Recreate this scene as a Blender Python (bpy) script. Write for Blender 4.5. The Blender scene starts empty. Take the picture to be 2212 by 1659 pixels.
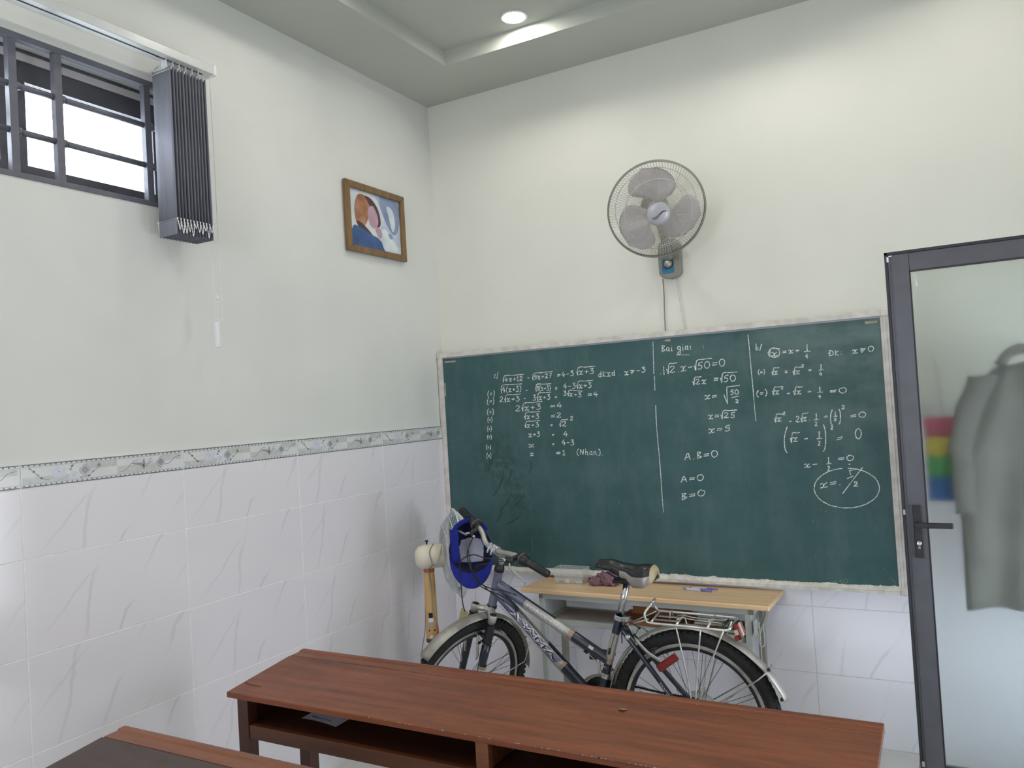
import bpy, bmesh, math, random
from mathutils import Vector, Matrix
random.seed(7)
S = bpy.context.scene
COL = S.collection
pi = math.pi
# ---------------------------------------------------------------- camera
cam_d = bpy.data.cameras.new('camera'); cam = bpy.data.objects.new('camera', cam_d); COL.objects.link(cam)
yaw, pit, rol = -0.50564, 0.02544, -0.05913
fw = Vector((math.sin(yaw)*math.cos(pit), math.cos(yaw)*math.cos(pit), math.sin(pit)))
rt = Vector((math.cos(yaw), -math.sin(yaw), 0)); up = rt.cross(fw)
r2 = rt*math.cos(rol)+up*math.sin(rol); u2 = up*math.cos(rol)-rt*math.sin(rol)
M = Matrix((r2, u2, -fw)).transposed().to_4x4(); M.translation = Vector((2.57059, -3.82923, 1.59505))
cam.matrix_world = M
cam_d.sensor_width = 36; cam_d.lens = 1725.25*36/2212; cam_d.clip_start = .02
S.camera = cam
# ---------------------------------------------------------------- world, exposure, lights
W = bpy.data.worlds.new('daylight'); S.world = W; W.use_nodes = True
bg = W.node_tree.nodes['Background']; bg.inputs[0].default_value = (.86, .93, 1.0, 1); bg.inputs[1].default_value = 14.0
S.view_settings.view_transform = 'Standard'; S.view_settings.look = 'None'
S.view_settings.exposure = -1.22; S.view_settings.gamma = 1; S.view_settings.use_curve_mapping = False
def area(name, loc, direction, sx, sy, power, color, shape='RECTANGLE'):
    d = bpy.data.lights.new(name, 'AREA'); d.shape = shape; d.size = sx; d.size_y = sy; d.energy = power; d.color = color
    o = bpy.data.objects.new(name, d); COL.objects.link(o); o.location = loc
    o.rotation_euler = Vector(direction).to_track_quat('-Z', 'Y').to_euler(); return o
LAMPS = [(.865, -.52), (1.95, -.52), (.62, -1.45), (.62, -2.75), (1.65, -1.9), (1.65, -3.3), (2.78, -.62), (2.78, -1.9), (2.78, -3.1), (.52, -4.2), (2.78, -4.3), (1.65, -4.8)]  # the lamp in the back right corner is added to brighten that wall
# daylight of the doorway in the right wall, the windows behind the camera and the window at left
area('doorway_daylight', (3.46, -1.0, .85), (-1, 0, -.1), .8, 1.5, 50, (.80, .86, 1.0))
area('rear_window_daylight', (1.5, -6.72, 1.85), (0, 1, -.50), 1.6, .95, 112, (.84, .87, 1.0))
area('side_window_daylight', (-.30, -2.55, 2.65), (1, 0, -.5), 1.5, .42, 16, (.80, .86, 1.0))

# ---------------------------------------------------------------- helpers
WO = {}
class MB:
    def __init__(s): s.v = []; s.f = []; s.mi = []; s.sm = []
    def add(s, vs, fs, m=0, smooth=False):
        b = len(s.v); s.v += [Vector(v) for v in vs]
        for f in fs: s.f.append([b+i for i in f]); s.mi.append(m); s.sm.append(smooth)
        return s
    def box(s, x0, x1, y0, y1, z0, z1, m=0):
        vs = [(x, y, z) for x in (x0, x1) for y in (y0, y1) for z in (z0, z1)]
        return s.add(vs, [(0,1,3,2),(4,6,7,5),(0,4,5,1),(2,3,7,6),(0,2,6,4),(1,5,7,3)], m)
    def obox(s, c, ax, h, m=0):
        c = Vector(c); X, Y, Z = [Vector(a).normalized()*k for a, k in zip(ax, h)]
        vs = [c+X*i+Y*j+Z*k for i in (-1,1) for j in (-1,1) for k in (-1,1)]
        return s.add(vs, [(0,1,3,2),(4,6,7,5),(0,4,5,1),(2,3,7,6),(0,2,6,4),(1,5,7,3)], m)
    def tube(s, P, r, n=8, closed=False, m=0, caps=True, flat=1.0):
        P = [Vector(p) for p in P]; N = len(P)
        R = r if isinstance(r, (list, tuple)) else [r]*N
        T = []
        for i in range(N):
            a = P[(i-1) % N] if (closed or i > 0) else P[i]; b = P[(i+1) % N] if (closed or i < N-1) else P[i]
            t = (b-a); T.append(t.normalized() if t.length > 1e-9 else Vector((0,0,1)))
        ref = Vector((0,0,1)) if abs(T[0].z) < .9 else Vector((0,1,0))
        u = (ref-T[0]*ref.dot(T[0])).normalized(); vs = []
        for i in range(N):
            u = (u-T[i]*u.dot(T[i]));
            u = u.normalized() if u.length > 1e-6 else Vector((1,0,0))
            w = T[i].cross(u)
            for k in range(n):
                a = 2*pi*k/n; vs.append(P[i]+(u*math.cos(a)+w*math.sin(a)*flat)*R[i])
        fs = []
        for i in range(N if closed else N-1):
            j = (i+1) % N
            for k in range(n):
                l = (k+1) % n; fs.append((i*n+k, i*n+l, j*n+l, j*n+k))
        if not closed and caps: fs += [tuple(range(n-1, -1, -1)), tuple(range((N-1)*n, N*n))]
        return s.add(vs, fs, m, n > 4)
    def lathe(s, prof, c=(0,0,0), ax=(0,0,1), n=24, m=0, a0=0, a1=2*pi, smooth=True):
        c = Vector(c); ax = Vector(ax).normalized(); ref = Vector((0,0,1)) if abs(ax.z) < .9 else Vector((1,0,0))
        u = (ref-ax*ref.dot(ax)).normalized(); w = ax.cross(u); full = abs(a1-a0-2*pi) < 1e-6
        cols = n if full else n+1; vs = []; L = len(prof)
        for k in range(cols):
            a = a0+(a1-a0)*k/n; d = u*math.cos(a)+w*math.sin(a)
            for (r, h) in prof: vs.append(c+d*r+ax*h)
        fs = []
        for k in range(n):
            l = (k+1) % cols if full else k+1
            for i in range(L-1): fs.append((k*L+i, l*L+i, l*L+i+1, k*L+i+1))
        return s.add(vs, fs, m, smooth)
    def grid(s, fn, nu, nv, m=0, smooth=True):
        vs = [fn(i/nu, j/nv) for i in range(nu+1) for j in range(nv+1)]
        fs = [(i*(nv+1)+j, (i+1)*(nv+1)+j, (i+1)*(nv+1)+j+1, i*(nv+1)+j+1) for i in range(nu) for j in range(nv)]
        return s.add(vs, fs, m, smooth)
    def ball(s, c, r, nu=12, nv=8, m=0):
        c = Vector(c); r = r if hasattr(r, '__len__') else (r, r, r)
        return s.grid(lambda a, b: c+Vector((r[0]*math.sin(pi*b)*math.cos(2*pi*a), r[1]*math.sin(pi*b)*math.sin(2*pi*a), r[2]*math.cos(pi*b))), nu, nv, m)
    def prism(s, poly, y0, y1, m=0, pl='xz'):
        n = len(poly)
        if pl == 'xz': vs = [(a, y0, b) for a, b in poly]+[(a, y1, b) for a, b in poly]
        elif pl == 'xy': vs = [(a, b, y0) for a, b in poly]+[(a, b, y1) for a, b in poly]
        else: vs = [(y0, a, b) for a, b in poly]+[(y1, a, b) for a, b in poly]
        fs = [tuple(range(n)), tuple(range(2*n-1, n-1, -1))]+[(i, i+n, (i+1) % n+n, (i+1) % n) for i in range(n)]
        return s.add(vs, fs, m)
    def poly(s, pts, m=0): return s.add(pts, [tuple(range(len(pts)))], m)
    def xf(s, Mx):
        s.v = [Mx @ v for v in s.v]; return s
    def build(s, name, mats, parent=None, origin=None, bev=0, seg=2, solid=0, sub=0):
        if not isinstance(mats, (list, tuple)): mats = [mats]
        pw = WO.get(parent.name, Vector()) if parent else Vector()
        o_ = Vector(origin) if origin is not None else (pw.copy() if parent else Vector())
        me = bpy.data.meshes.new(name); me.from_pydata([v-o_ for v in s.v], [], s.f)
        for mt in mats: me.materials.append(mt)
        me.polygons.foreach_set('material_index', s.mi); me.polygons.foreach_set('use_smooth', s.sm)
        me.update(); bm = bmesh.new(); bm.from_mesh(me); bmesh.ops.recalc_face_normals(bm, faces=bm.faces); bm.to_mesh(me); bm.free()
        o = bpy.data.objects.new(name, me); COL.objects.link(o); o.parent = parent; o.location = o_-pw; WO[o.name] = o_
        if solid: md = o.modifiers.new('Solid', 'SOLIDIFY'); md.thickness = solid; md.offset = 0
        if bev: md = o.modifiers.new('Bevel', 'BEVEL'); md.width = bev; md.segments = seg; md.limit_method = 'ANGLE'; md.angle_limit = .7
        if sub: md = o.modifiers.new('Sub', 'SUBSURF'); md.levels = sub; md.render_levels = sub
        return o
def tag(o, label=None, cat=None, group=None, kind=None):
    if label: o['label'] = label
    if cat: o['category'] = cat
    if group: o['group'] = group
    if kind: o['kind'] = kind
    return o
def thing(name, loc, label, cat, group=None):
    o = bpy.data.objects.new(name, None); COL.objects.link(o); o.location = loc; o.empty_display_size = .05; WO[o.name] = Vector(loc)
    return tag(o, label, cat, group)
def struct(o): o['kind'] = 'structure'; return o
def copyto(o, origin, parent):
    c = o.copy(); COL.objects.link(c); c.parent = parent; pw = WO.get(parent.name, Vector()) if parent else Vector()
    c.location = Vector(origin)-pw; WO[c.name] = Vector(origin); return c
def cr(P, n=6, closed=False):
    P = [Vector(p) for p in P]; out = []; N = len(P)
    for i in range(N if closed else N-1):
        a = P[(i-1) % N] if (closed or i > 0) else P[0]*2-P[1]; b = P[i]; c = P[(i+1) % N]
        d = P[(i+2) % N] if (closed or i+2 < N) else c*2-b
        for k in range(n):
            t = k/n; out.append(.5*((2*b)+(c-a)*t+(2*a-5*b+4*c-d)*t*t+(3*b-a-3*c+d)*t**3))
    if not closed: out.append(P[-1])
    return out
# ---------------------------------------------------------------- materials
def lin(h):
    c = [int(h[i:i+2], 16)/255 for i in (0, 2, 4)]
    return tuple((x/12.92 if x <= .04045 else ((x+.055)/1.055)**2.4) for x in c)+(1,)
class NT:
    def __init__(s, name):
        s.m = bpy.data.materials.new(name); s.m.use_nodes = True; s.t = s.m.node_tree; s.b = s.t.nodes['Principled BSDF']
    def n(s, ty, **k):
        x = s.t.nodes.new(ty)
        for a, b in k.items():
            if a.startswith('i_'):
                key = a[2:]; x.inputs[int(key) if key.isdigit() else key.replace('_', ' ')].default_value = b
            else: setattr(x, a, b)
        return x
    def l(s, a, b): s.t.links.new(a, b)
    def math(s, op, a, b=None, c=None, clamp=False):
        x = s.n('ShaderNodeMath', operation=op); x.use_clamp = clamp
        for i, q in enumerate((a, b, c)):
            if q is None: continue
            if isinstance(q, (int, float)): x.inputs[i].default_value = q
            else: s.l(q, x.inputs[i])
        return x.outputs[0]
    def mix(s, f, a, b):
        x = s.n('ShaderNodeMix', data_type='RGBA')
        for sock, q in ((x.inputs[0], f), (x.inputs[6], a), (x.inputs[7], b)):
            if isinstance(q, (int, float, tuple)): sock.default_value = q
            else: s.l(q, sock)
        return x.outputs[2]
    def noise(s, scale=5, detail=3, vec=None, rough=.5, sc3=None, coord='Object'):
        tc = s.n('ShaderNodeTexCoord'); v = vec or tc.outputs[coord]
        if sc3: mp = s.n('ShaderNodeMapping'); mp.inputs['Scale'].default_value = sc3; s.l(v, mp.inputs[0]); v = mp.outputs[0]
        x = s.n('ShaderNodeTexNoise'); x.inputs['Scale'].default_value = scale; x.inputs['Detail'].default_value = detail; x.inputs['Roughness'].default_value = rough
        s.l(v, x.inputs['Vector']); return x.outputs['Fac']
    def ramp(s, f, lo, hi):
        x = s.n('ShaderNodeMapRange'); x.inputs[1].default_value = lo; x.inputs[2].default_value = hi; s.l(f, x.inputs[0]); return x.outputs[0]
    def bump(s, h, st=.2, d=.01):
        x = s.n('ShaderNodeBump'); x.inputs['Strength'].default_value = st; x.inputs['Distance'].default_value = d; s.l(h, x.inputs['Height']); s.l(x.outputs[0], s.b.inputs['Normal'])
    def set(s, **k):
        for a, v in k.items(): s.b.inputs[a.replace('_', ' ')].default_value = v
        return s
def mat(name, c, c2=None, rough=.5, metal=0, sc=8, lo=.35, hi=.7, bump=0, bsc=60, sc3=None, coat=0, rvar=0):
    t = NT(name); c = lin(c); t.set(Roughness=rough, Metallic=metal)
    if coat: t.set(Coat_Weight=coat, Coat_Roughness=.15)
    c2 = lin(c2) if c2 else tuple(min(1, x*.86) for x in c[:3])+(1,)
    f = t.ramp(t.noise(sc, 4, sc3=sc3), lo, hi); t.l(t.mix(f, c, c2), t.b.inputs['Base Color'])
    if rvar: t.l(t.math('ADD', t.math('MULTIPLY', f, rvar), rough), t.b.inputs['Roughness'])
    if bump: t.bump(t.noise(bsc, 3), bump, .004)
    return t.m
def wood(name, c, c2, rough=.3, axis='x', sc=6, coat=0, st=.15, c3=None):
    t = NT(name); s3 = {'x': (.35, 5, 5), 'y': (5, .35, 5), 'z': (5, 5, .35)}[axis]
    a = t.ramp(t.noise(sc, 5, sc3=s3, rough=.65), .3, .72); b = t.noise(sc*7, 3, sc3=s3)
    col = t.mix(a, lin(c), lin(c2)); col = t.mix(t.math('MULTIPLY', t.ramp(b, .5, .8), .45), col, lin(c3 or c2))
    t.l(col, t.b.inputs['Base Color']); t.l(t.math('ADD', t.math('MULTIPLY', t.noise(14, 3), .22), rough-.1), t.b.inputs['Roughness'])
    t.bump(b, st, .002)
    if coat: t.set(Coat_Weight=coat, Coat_Roughness=.2)
    return t.m
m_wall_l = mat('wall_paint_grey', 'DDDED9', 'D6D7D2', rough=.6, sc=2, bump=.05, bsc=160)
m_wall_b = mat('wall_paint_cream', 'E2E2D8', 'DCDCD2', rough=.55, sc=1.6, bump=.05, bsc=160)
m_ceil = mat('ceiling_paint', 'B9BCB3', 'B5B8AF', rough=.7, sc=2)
m_groutb = mat('grout_back', 'D9D8DD', rough=.7, sc=30)
m_grout = mat('grout', 'F6F5F4', rough=.7, sc=30)
m_black = mat('black_plastic', '1A1A1C', '232326', rough=.45, sc=30)
m_dark = mat('dark_steel', '2B2C30', '222327', rough=.4, metal=.3, sc=20)
m_alu = mat('grey_aluminium', '55555B', '4E4E54', rough=.42, metal=.25, sc=12)
m_aludk = mat('dark_gasket', '26262B', rough=.5, sc=12)
m_grille = mat('window_bar_paint', '6A6B75', '5E5F69', rough=.45, sc=10, metal=.1)
m_white = mat('white_plastic', 'E9E9EA', 'DEDEDF', rough=.4, sc=20)
m_chrome = mat('chrome', 'D8D8DA', 'B8B8BC', rough=.22, metal=1, sc=30)
m_silver = mat('brushed_silver', 'C4C3BF', '9E9C97', rough=.38, metal=.85, sc=14, rvar=.15)
m_fender = mat('worn_aluminium', 'BDBAB2', '8F8B83', rough=.45, metal=.8, sc=9, rvar=.2)
m_rubber = mat('tyre_rubber', '1B1B1C', '262524', rough=.85, sc=40, bump=.3)
m_navy = mat('navy_paint', '151A2C', '1B2033', rough=.3, sc=10, coat=.5)
m_blue = mat('blue_cloth', '0D1B7C', '10228E', rough=.85, sc=40, bump=.4, bsc=400)
m_capdk = mat('cap_lining', '11121F', '0C0D16', rough=.9, sc=30)
m_capwh = mat('cap_panel', 'C9CAD8', 'B4B5C6', rough=.9, sc=14)
m_boardfr = mat('board_frame', 'D6D3CE', 'C6C0B8', rough=.5, sc=22, metal=.1, lo=.4, hi=.62)
m_chalkdust = mat('chalk_dust', 'E4E1D8', 'C9C6BC', rough=.95, sc=60, bump=.5)
m_tape = mat('old_tape', 'A9A790', '8C8A74', rough=.7, sc=30)
m_paper = mat('paper', 'F0F0FA', 'E2E3F0', rough=.8, sc=20)
m_cream = mat('cream_plastic', 'E2D9C6', 'CDBFA6', rough=.45, sc=9, lo=.45, hi=.75)
m_orange = mat('yellowed_tube', 'D6AE72', 'C69E62', rough=.5, sc=12)
m_redor = mat('orange_red_ring', 'C25A35', rough=.5)
m_cable = mat('grey_cord', '8F8A80', rough=.6)
m_redpl = mat('red_reflector', '8E1A1C', '6E1214', rough=.25, sc=30, coat=.4)
m_amber = mat('faded_reflector', 'A49B6C', '8A8158', rough=.4, sc=50)
m_greymet = mat('table_steel', 'B4B9B4', 'A9AEA9', rough=.5, sc=8, metal=.1)
m_tan = mat('table_steel_old', '9D9B90', '8E8B80', rough=.5, sc=8)
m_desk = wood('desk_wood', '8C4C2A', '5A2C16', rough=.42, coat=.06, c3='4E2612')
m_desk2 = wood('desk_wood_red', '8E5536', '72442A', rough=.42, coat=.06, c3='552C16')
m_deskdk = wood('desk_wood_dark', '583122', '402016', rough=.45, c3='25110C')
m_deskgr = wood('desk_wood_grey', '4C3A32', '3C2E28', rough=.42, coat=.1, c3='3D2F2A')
m_pine = wood('rubber_wood', 'EACBA2', 'D8B284', rough=.4, sc=5, coat=.15, c3='CFA270')
m_tray = wood('brown_tray', 'A06C3E', '7C4F2A', rough=.5)
m_frame = wood('frame_wood', '8A6A3C', '5E4524', rough=.4, axis='z', sc=12, coat=.3, c3='4A351B')
def glassmat(name, col, rough, ior=1.45, tr=1.0):
    t = NT(name); t.set(Base_Color=col, Roughness=rough, IOR=ior, Transmission_Weight=tr); return t.m
m_glass = glassmat('window_glass', (.95, .97, .97, 1), 0.0, 1.02)
m_frost = glassmat('frosted_glass', (.86, .905, .89, 1), .50, 1.2)
t = NT('clear_acrylic'); t.set(Base_Color=lin('E4E8E8'), Roughness=.1, Alpha=.20); m_clear = t.m
t = NT('lamp_disc'); t.b.inputs['Emission Color'].default_value = (1, .97, .9, 1); t.set(Emission_Strength=300.0); m_lamp = t.m
def marble(name, base, vein, sc=1.0, rough=.12, amt=.33):
    t = NT(name); tc = t.n('ShaderNodeTexCoord'); sp = t.n('ShaderNodeSeparateXYZ'); t.l(tc.outputs['Object'], sp.inputs[0])
    along = t.math('ADD', sp.outputs[0], sp.outputs[1]); z = sp.outputs[2]; oi = t.n('ShaderNodeObjectInfo')
    shift = t.math('MULTIPLY', t.math('ROUND', t.math('MULTIPLY', oi.outputs['Random'], 3.0)), .045)
    nz = t.noise(7, 4); n2 = t.noise(3.1, 2); col = lin(base)
    for (a, sl, w, am) in ((-.17, -.25, .003, .8), (.02, -.62, .004, 1.0), (.19, -.55, .0035, .8), (-.24, -1.1, .003, .6)):
        x = t.math('SUBTRACT', t.math('SUBTRACT', along, t.math('ADD', shift, a)), t.math('MULTIPLY', z, -sl))
        x = t.math('ADD', x, t.math('MULTIPLY', t.math('SUBTRACT', nz, .5), .075))
        f = t.math('SUBTRACT', 1.0, t.math('DIVIDE', t.math('ABSOLUTE', x), t.math('ADD', w, t.math('MULTIPLY', n2, .012))), clamp=True)
        f = t.math('MULTIPLY', t.math('MULTIPLY', f, am*amt), t.ramp(n2, .42, .62)); col = t.mix(f, col, lin(vein))
    t.l(col, t.b.inputs['Base Color']); t.set(Roughness=rough); return t.m
m_marble = marble('marble_tile', 'E6E2E6', 'ABABB1')
m_marbleb = marble('marble_tile_back', 'F3F2FA', 'C4C4CF', amt=.4)
m_floor = marble('floor_tile_glaze', 'CFCFCB', 'B9B9B6', amt=.3)
# board surface with wiped chalk haze
t = NT('chalkboard_green'); tc = t.n('ShaderNodeTexCoord')
a = t.ramp(t.noise(2.2, 5, sc3=(1, 1, 2.2), rough=.6), .38, .75); b = t.ramp(t.noise(9, 5, sc3=(1, 1, .35), rough=.7), .45, .8)
c = t.ramp(t.noise(90, 2), .70, .78); gx = t.n('ShaderNodeSeparateXYZ'); t.l(tc.outputs['Object'], gx.inputs[0])
hz = t.math('MULTIPLY', t.ramp(gx.outputs[0], 1.3, 2.3), t.ramp(gx.outputs[2], .55, 1.1))
col = t.mix(t.math('MULTIPLY', a, .50), lin('2F5354'), lin('4A6B6E')); col = t.mix(t.math('MULTIPLY', b, .28), col, lin('6F8380'))
col = t.mix(t.math('MULTIPLY', t.math('MULTIPLY', hz, t.ramp(a, 0, .6)), .42), col, lin('8F9C98')); col = t.mix(t.math('MULTIPLY', c, .35), col, lin('B9C0BB'))
def blob(cx, cz, r, stg):
    v = t.n('ShaderNodeVectorMath', operation='DISTANCE'); cb = t.n('ShaderNodeCombineXYZ'); t.l(gx.outputs[0], cb.inputs[0]); t.l(gx.outputs[2], cb.inputs[2])
    t.l(cb.outputs[0], v.inputs[0]); v.inputs[1].default_value = (cx, 0, cz)
    return t.math('MULTIPLY', t.math('MULTIPLY', t.ramp(v.outputs['Value'], r, r*.2), stg), t.ramp(t.noise(26, 4, sc3=(1, 1, 1)), .4, .6))
col = t.mix(blob(.36, .60, .20, .7), col, lin('1F3C36')); col = t.mix(blob(.47, .42, .14, .6), col, lin('1E3832'))
t.l(col, t.b.inputs['Base Color']); t.set(Roughness=.62); m_board = t.m
t = NT('chalk'); f = t.ramp(t.noise(220, 2), .35, .6); t.l(t.mix(f, lin('8FA09B'), lin('EEF2EC')), t.b.inputs['Base Color']); t.set(Roughness=.95); m_chalk = t.m
m_faint = mat('faint_chalk', '66807B', '4C6B66', rough=.95, sc=80)
m_erase = mat('dark_wipe', '24443F', '2C4C49', rough=.8, sc=30)
# ================================================================= SETTING
XR, YF, ZC, ZT = 3.30, -6.5, 3.3426, 3.419
WY0, WY1, WZ0, WZ1 = -3.55, -1.70, 2.412, 2.886
wl = MB().box(-.2, 0, YF, WY0, 0, 3.6).box(-.2, 0, WY1, .2, 0, 3.6).box(-.2, 0, WY0, WY1, 0, WZ0).box(-.2, 0, WY0, WY1, WZ1, 3.6)
wall_left = struct(wl.build('wall_left', m_wall_l))
wall_back = struct(MB().box(0, XR+.12, 0, .2, 0, 3.6).build('wall_back', m_wall_b))
DY0, DY1, DZ = -1.34, -.45, 2.12
wall_right = struct(MB().box(XR, XR+.12, YF, DY0, 0, 3.6).box(XR, XR+.12, DY1, 0, 0, 3.6).box(XR, XR+.12, DY0, DY1, DZ, 3.6).build('wall_right', m_wall_l))
wall_front = struct(MB().box(-.2, .7, YF-.15, YF, 0, 3.6).box(2.3, XR+.12, YF-.15, YF, 0, 3.6).box(.7, 2.3, YF-.15, YF, 0, 1.35).box(.7, 2.3, YF-.15, YF, 2.35, 3.6).build('wall_front', m_wall_l))
floor = struct(MB().box(-.2, XR+.12, YF-.15, .2, -.12, -.006).build('floor', m_grout))
TX0, TX1, TY0, TY1 = .40, XR-.4, YF+.4, -.412
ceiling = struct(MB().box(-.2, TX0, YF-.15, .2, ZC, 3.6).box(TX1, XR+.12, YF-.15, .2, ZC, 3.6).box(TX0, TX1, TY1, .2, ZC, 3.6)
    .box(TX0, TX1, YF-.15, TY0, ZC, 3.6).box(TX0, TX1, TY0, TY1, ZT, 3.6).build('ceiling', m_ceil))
struct(MB().box(4.7, 4.8, -3.2, 1.2, -.1, 3.0).box(XR+.12, 4.8, -3.2, 1.2, 2.9, 3.0).box(XR+.12, 4.8, -3.2, 1.2, -.12, -.01).box(XR+.12, 4.8, 1.1, 1.2, -.1, 3.0).build('doorway_sky_block', m_wall_l))  # unseen box added beyond the doorway to block direct sky light
# floor tiles
tf = None; n = 0
for i in range(6):
    for j in range(11):
        x0, y0 = i*.6-.06, -j*.6-.05
        a0, a1 = max(0, x0), min(XR, x0+.6)
        c = (x0+.3, y0-.3, -.003)
        if i in (0, 5) or j == 10:
            yb = max(YF, y0-.6)
            MB().box(a0+.001, a1-.001, yb+.001, y0-.001, -.006, 0).build('floor_tile', m_floor, floor, (max(a0, 0)+.1, y0-.3, -.003))
        elif tf is None: tf = MB().box(x0+.001, x0+.599, y0-.599, y0-.001, -.006, 0).build('floor_tile', m_floor, floor, c)
        else: copyto(tf, c, floor)
MB().box(0, XR, -.049, 0, -.006, 0).build('floor_tile', m_floor, floor, (1.6, -.025, -.003))
# wall tiles; one shared mesh for each size
TZ = [(0, .3), (.3, .6), (.6, .9), (.9, 1.2), (1.2, 1.4207)]
BZ0, BZ1 = 1.4207, 1.498
MB().box(0, .0070, YF, 0, 0, BZ1-.002).build('grout_bed', m_grout, wall_left)
MB().box(0, XR, -.0074, 0, 0, BZ1-.002).build('grout_bed', m_groutb, wall_back)
m_bwhite = mat('border_white', 'DEDFDD', 'D6D7D5', rough=.15, sc=10)
m_bgrey = mat('border_grey', 'CDCECA', 'BFC0BB', rough=.2, sc=60)
m_bdark = mat('border_dark', '63636C', '6C6C76', rough=.3, sc=30)
m_bmid = mat('border_grey_leaf', 'A2A3A9', '94959B', rough=.25, sc=30)
m_blav = mat('border_petal', 'D6D9E2', 'C4C8D6', rough=.25, sc=50)
m_bcore = mat('border_flower_core', '7E7F6A', '8A8B75', rough=.3)
BM = [m_bwhite, m_bgrey, m_bdark, m_bmid, m_blav, m_bcore]
H = BZ1-BZ0
def border_tile(sgn, w=.597, u0=0., u1=1.):
    """tile centred on the origin; print is laid on as thin glaze. sgn -1: on the back wall (faces -y), +1: on the left wall (faces +x)"""
    b = MB(); L = .6
    def P(u, v, d):
        a = (u-.5)*L; z = (v-.5)*H
        return Vector((a, -d, z)) if sgn < 0 else Vector((d, a, z))
    def rect(ua, ub, va, vb, m, d):
        ua = max(ua, u0); ub = min(ub, u1)
        if ua < ub: b.poly([P(ua, va, d), P(ub, va, d), P(ub, vb, d), P(ua, vb, d)], m)
    def blobp(pts, m, d):
        if min(p[0] for p in pts) >= u0 and max(p[0] for p in pts) <= u1: b.poly([P(x, y, d) for x, y in pts], m)
    def ribbon(pts, w_, m, d):
        pts = [Vector((p[0]*L, p[1]*H, 0)) for p in cr([(x, y, 0) for x, y in pts], 5)]
        for i in range(len(pts)-1):
            t_ = (pts[i+1]-pts[i]).normalized(); nn = Vector((-t_.y, t_.x, 0))*w_*.5
            q = [(a.x/L, a.y/H) for a in (pts[i]+nn, pts[i+1]+nn, pts[i+1]-nn, pts[i]-nn)]; blobp(q, m, d)
    e = .002/.6
    for k, f in ((0, 0),):
        q = [P(u0+e, .02, .004), P(u1-e, .02, .004), P(u1-e, .98, .004), P(u0+e, .98, .004)]; q2 = [P(u0+e, .02, .009), P(u1-e, .02, .009), P(u1-e, .98, .009), P(u0+e, .98, .009)]
        b.add(q+q2, [(0,1,2,3),(4,5,6,7),(0,1,5,4),(1,2,6,5),(2,3,7,6),(3,0,4,7)], 0)
    d = .0092
    rect(e, 1-e, .03, .07, 2, d); rect(e, 1-e, .93, .97, 2, d); rect(e, 1-e, .145, .16, 3, d); rect(e, 1-e, .84, .855, 3, d)
    for k in range(34):
        u = .012+k*.029; rect(u, u+.009, .075, .125, 2, d); rect(u, u+.009, .875, .925, 2, d)
    rect(.01, .26, .17, .42, 1, d); rect(.353, .548, .55, .83, 1, d); rect(.548, .84, .17, .52, 1, d); rect(.84, .99, .58, .83, 1, d)
    def flower(cu, cv, r, m1=4):
        for k in range(5):
            a = k*2*pi/5+.5; pts = []
            for q in range(9):
                t_ = 2*pi*q/9; rr = r*(.52+.05*math.sin(3*t_+k)); pts.append((cu+(r*.55*math.cos(a)+rr*math.cos(t_))/L, cv+(r*.5*math.sin(a)+rr*.85*math.sin(t_))/H))
            blobp(pts, m1, d+.0001*(k+1))
        blobp([(cu+r*.10*math.cos(q)/L, cv+r*.10*math.sin(q)/H) for q in (0, 1, 2, 3, 4, 5)], 5, d+.0008)
    flower(.205, .56, .024); flower(.285, .36, .016)
    def med(cu, cv):
        for r, m1, dd in ((.0175, 3, .0009), (.0155, 0, .0010), (.0125, 3, .0011)):
            blobp([(cu+r*(1+.12*math.cos(4*a))*math.cos(a)/L, cv+r*(1+.12*math.cos(4*a))*math.sin(a)/H) for a in [2*pi*q/16 for q in range(16)]], m1, d+dd)
    med(.353, .52); med(.838, .52)
    for pts in ([(.05,.78),(.07,.66),(.09,.5),(.11,.36),(.15,.26)], [(.33,.22),(.375,.26),(.40,.42),(.44,.60)], [(.27,.62),(.28,.75),(.295,.82)]):
        ribbon(pts, .0014, 2, d+.0003)
        for i_, (x, y) in enumerate(pts[:-1]): blobp([(x+.008*math.cos(q), y+.05*math.sin(q)) for q in (0, 1.3, 2.6, 3.9, 5.2)], 2 if i_ % 2 else 3, d+.0004)
    blobp([(.425,.62),(.45,.62),(.437,.80)], 5, d+.0006)
    ribbon([(.56,.25),(.60,.32),(.63,.52),(.66,.68),(.69,.72)], .0025, 3, d+.0003)
    ribbon([(.86,.40),(.90,.44),(.94,.68),(.985,.74)], .0025, 3, d+.0003)
    for pts in ([(.725,.22),(.70,.45),(.65,.55),(.64,.60),(.70,.60),(.725,.45)], [(.728,.3),(.735,.5),(.725,.8),(.712,.6),(.716,.45)], [(.735,.3),(.75,.5),(.79,.62),(.80,.64),(.76,.58),(.742,.5)], [(.745,.55),(.765,.72),(.785,.76),(.76,.64)]):
        blobp(pts, 3, d+.0004)
    return b
def place_tiles(wall, horiz_y, joints, mm, sgn):
    """joints: list of (lo, hi) intervals along the wall"""
    full = {}; bt = None
    for lo, hi in joints:
        for z0, z1 in TZ:
            w = hi-lo; key = (round(w, 3), round(z1-z0, 3)); c = ((lo+hi)/2, -.0055, (z0+z1)/2) if sgn < 0 else (.0055, (lo+hi)/2, (z0+z1)/2)
            g = .0015
            if key in full: copyto(full[key], c, wall)
            else:
                b = MB().box(lo+g, hi-g, -.008, -.003, z0+g, z1-g) if sgn < 0 else MB().box(.003, .008, lo+g, hi-g, z0+g, z1-g)
                full[key] = b.build('wall_tile', mm, wall, c, bev=.0008, seg=1)
    return full
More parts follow.
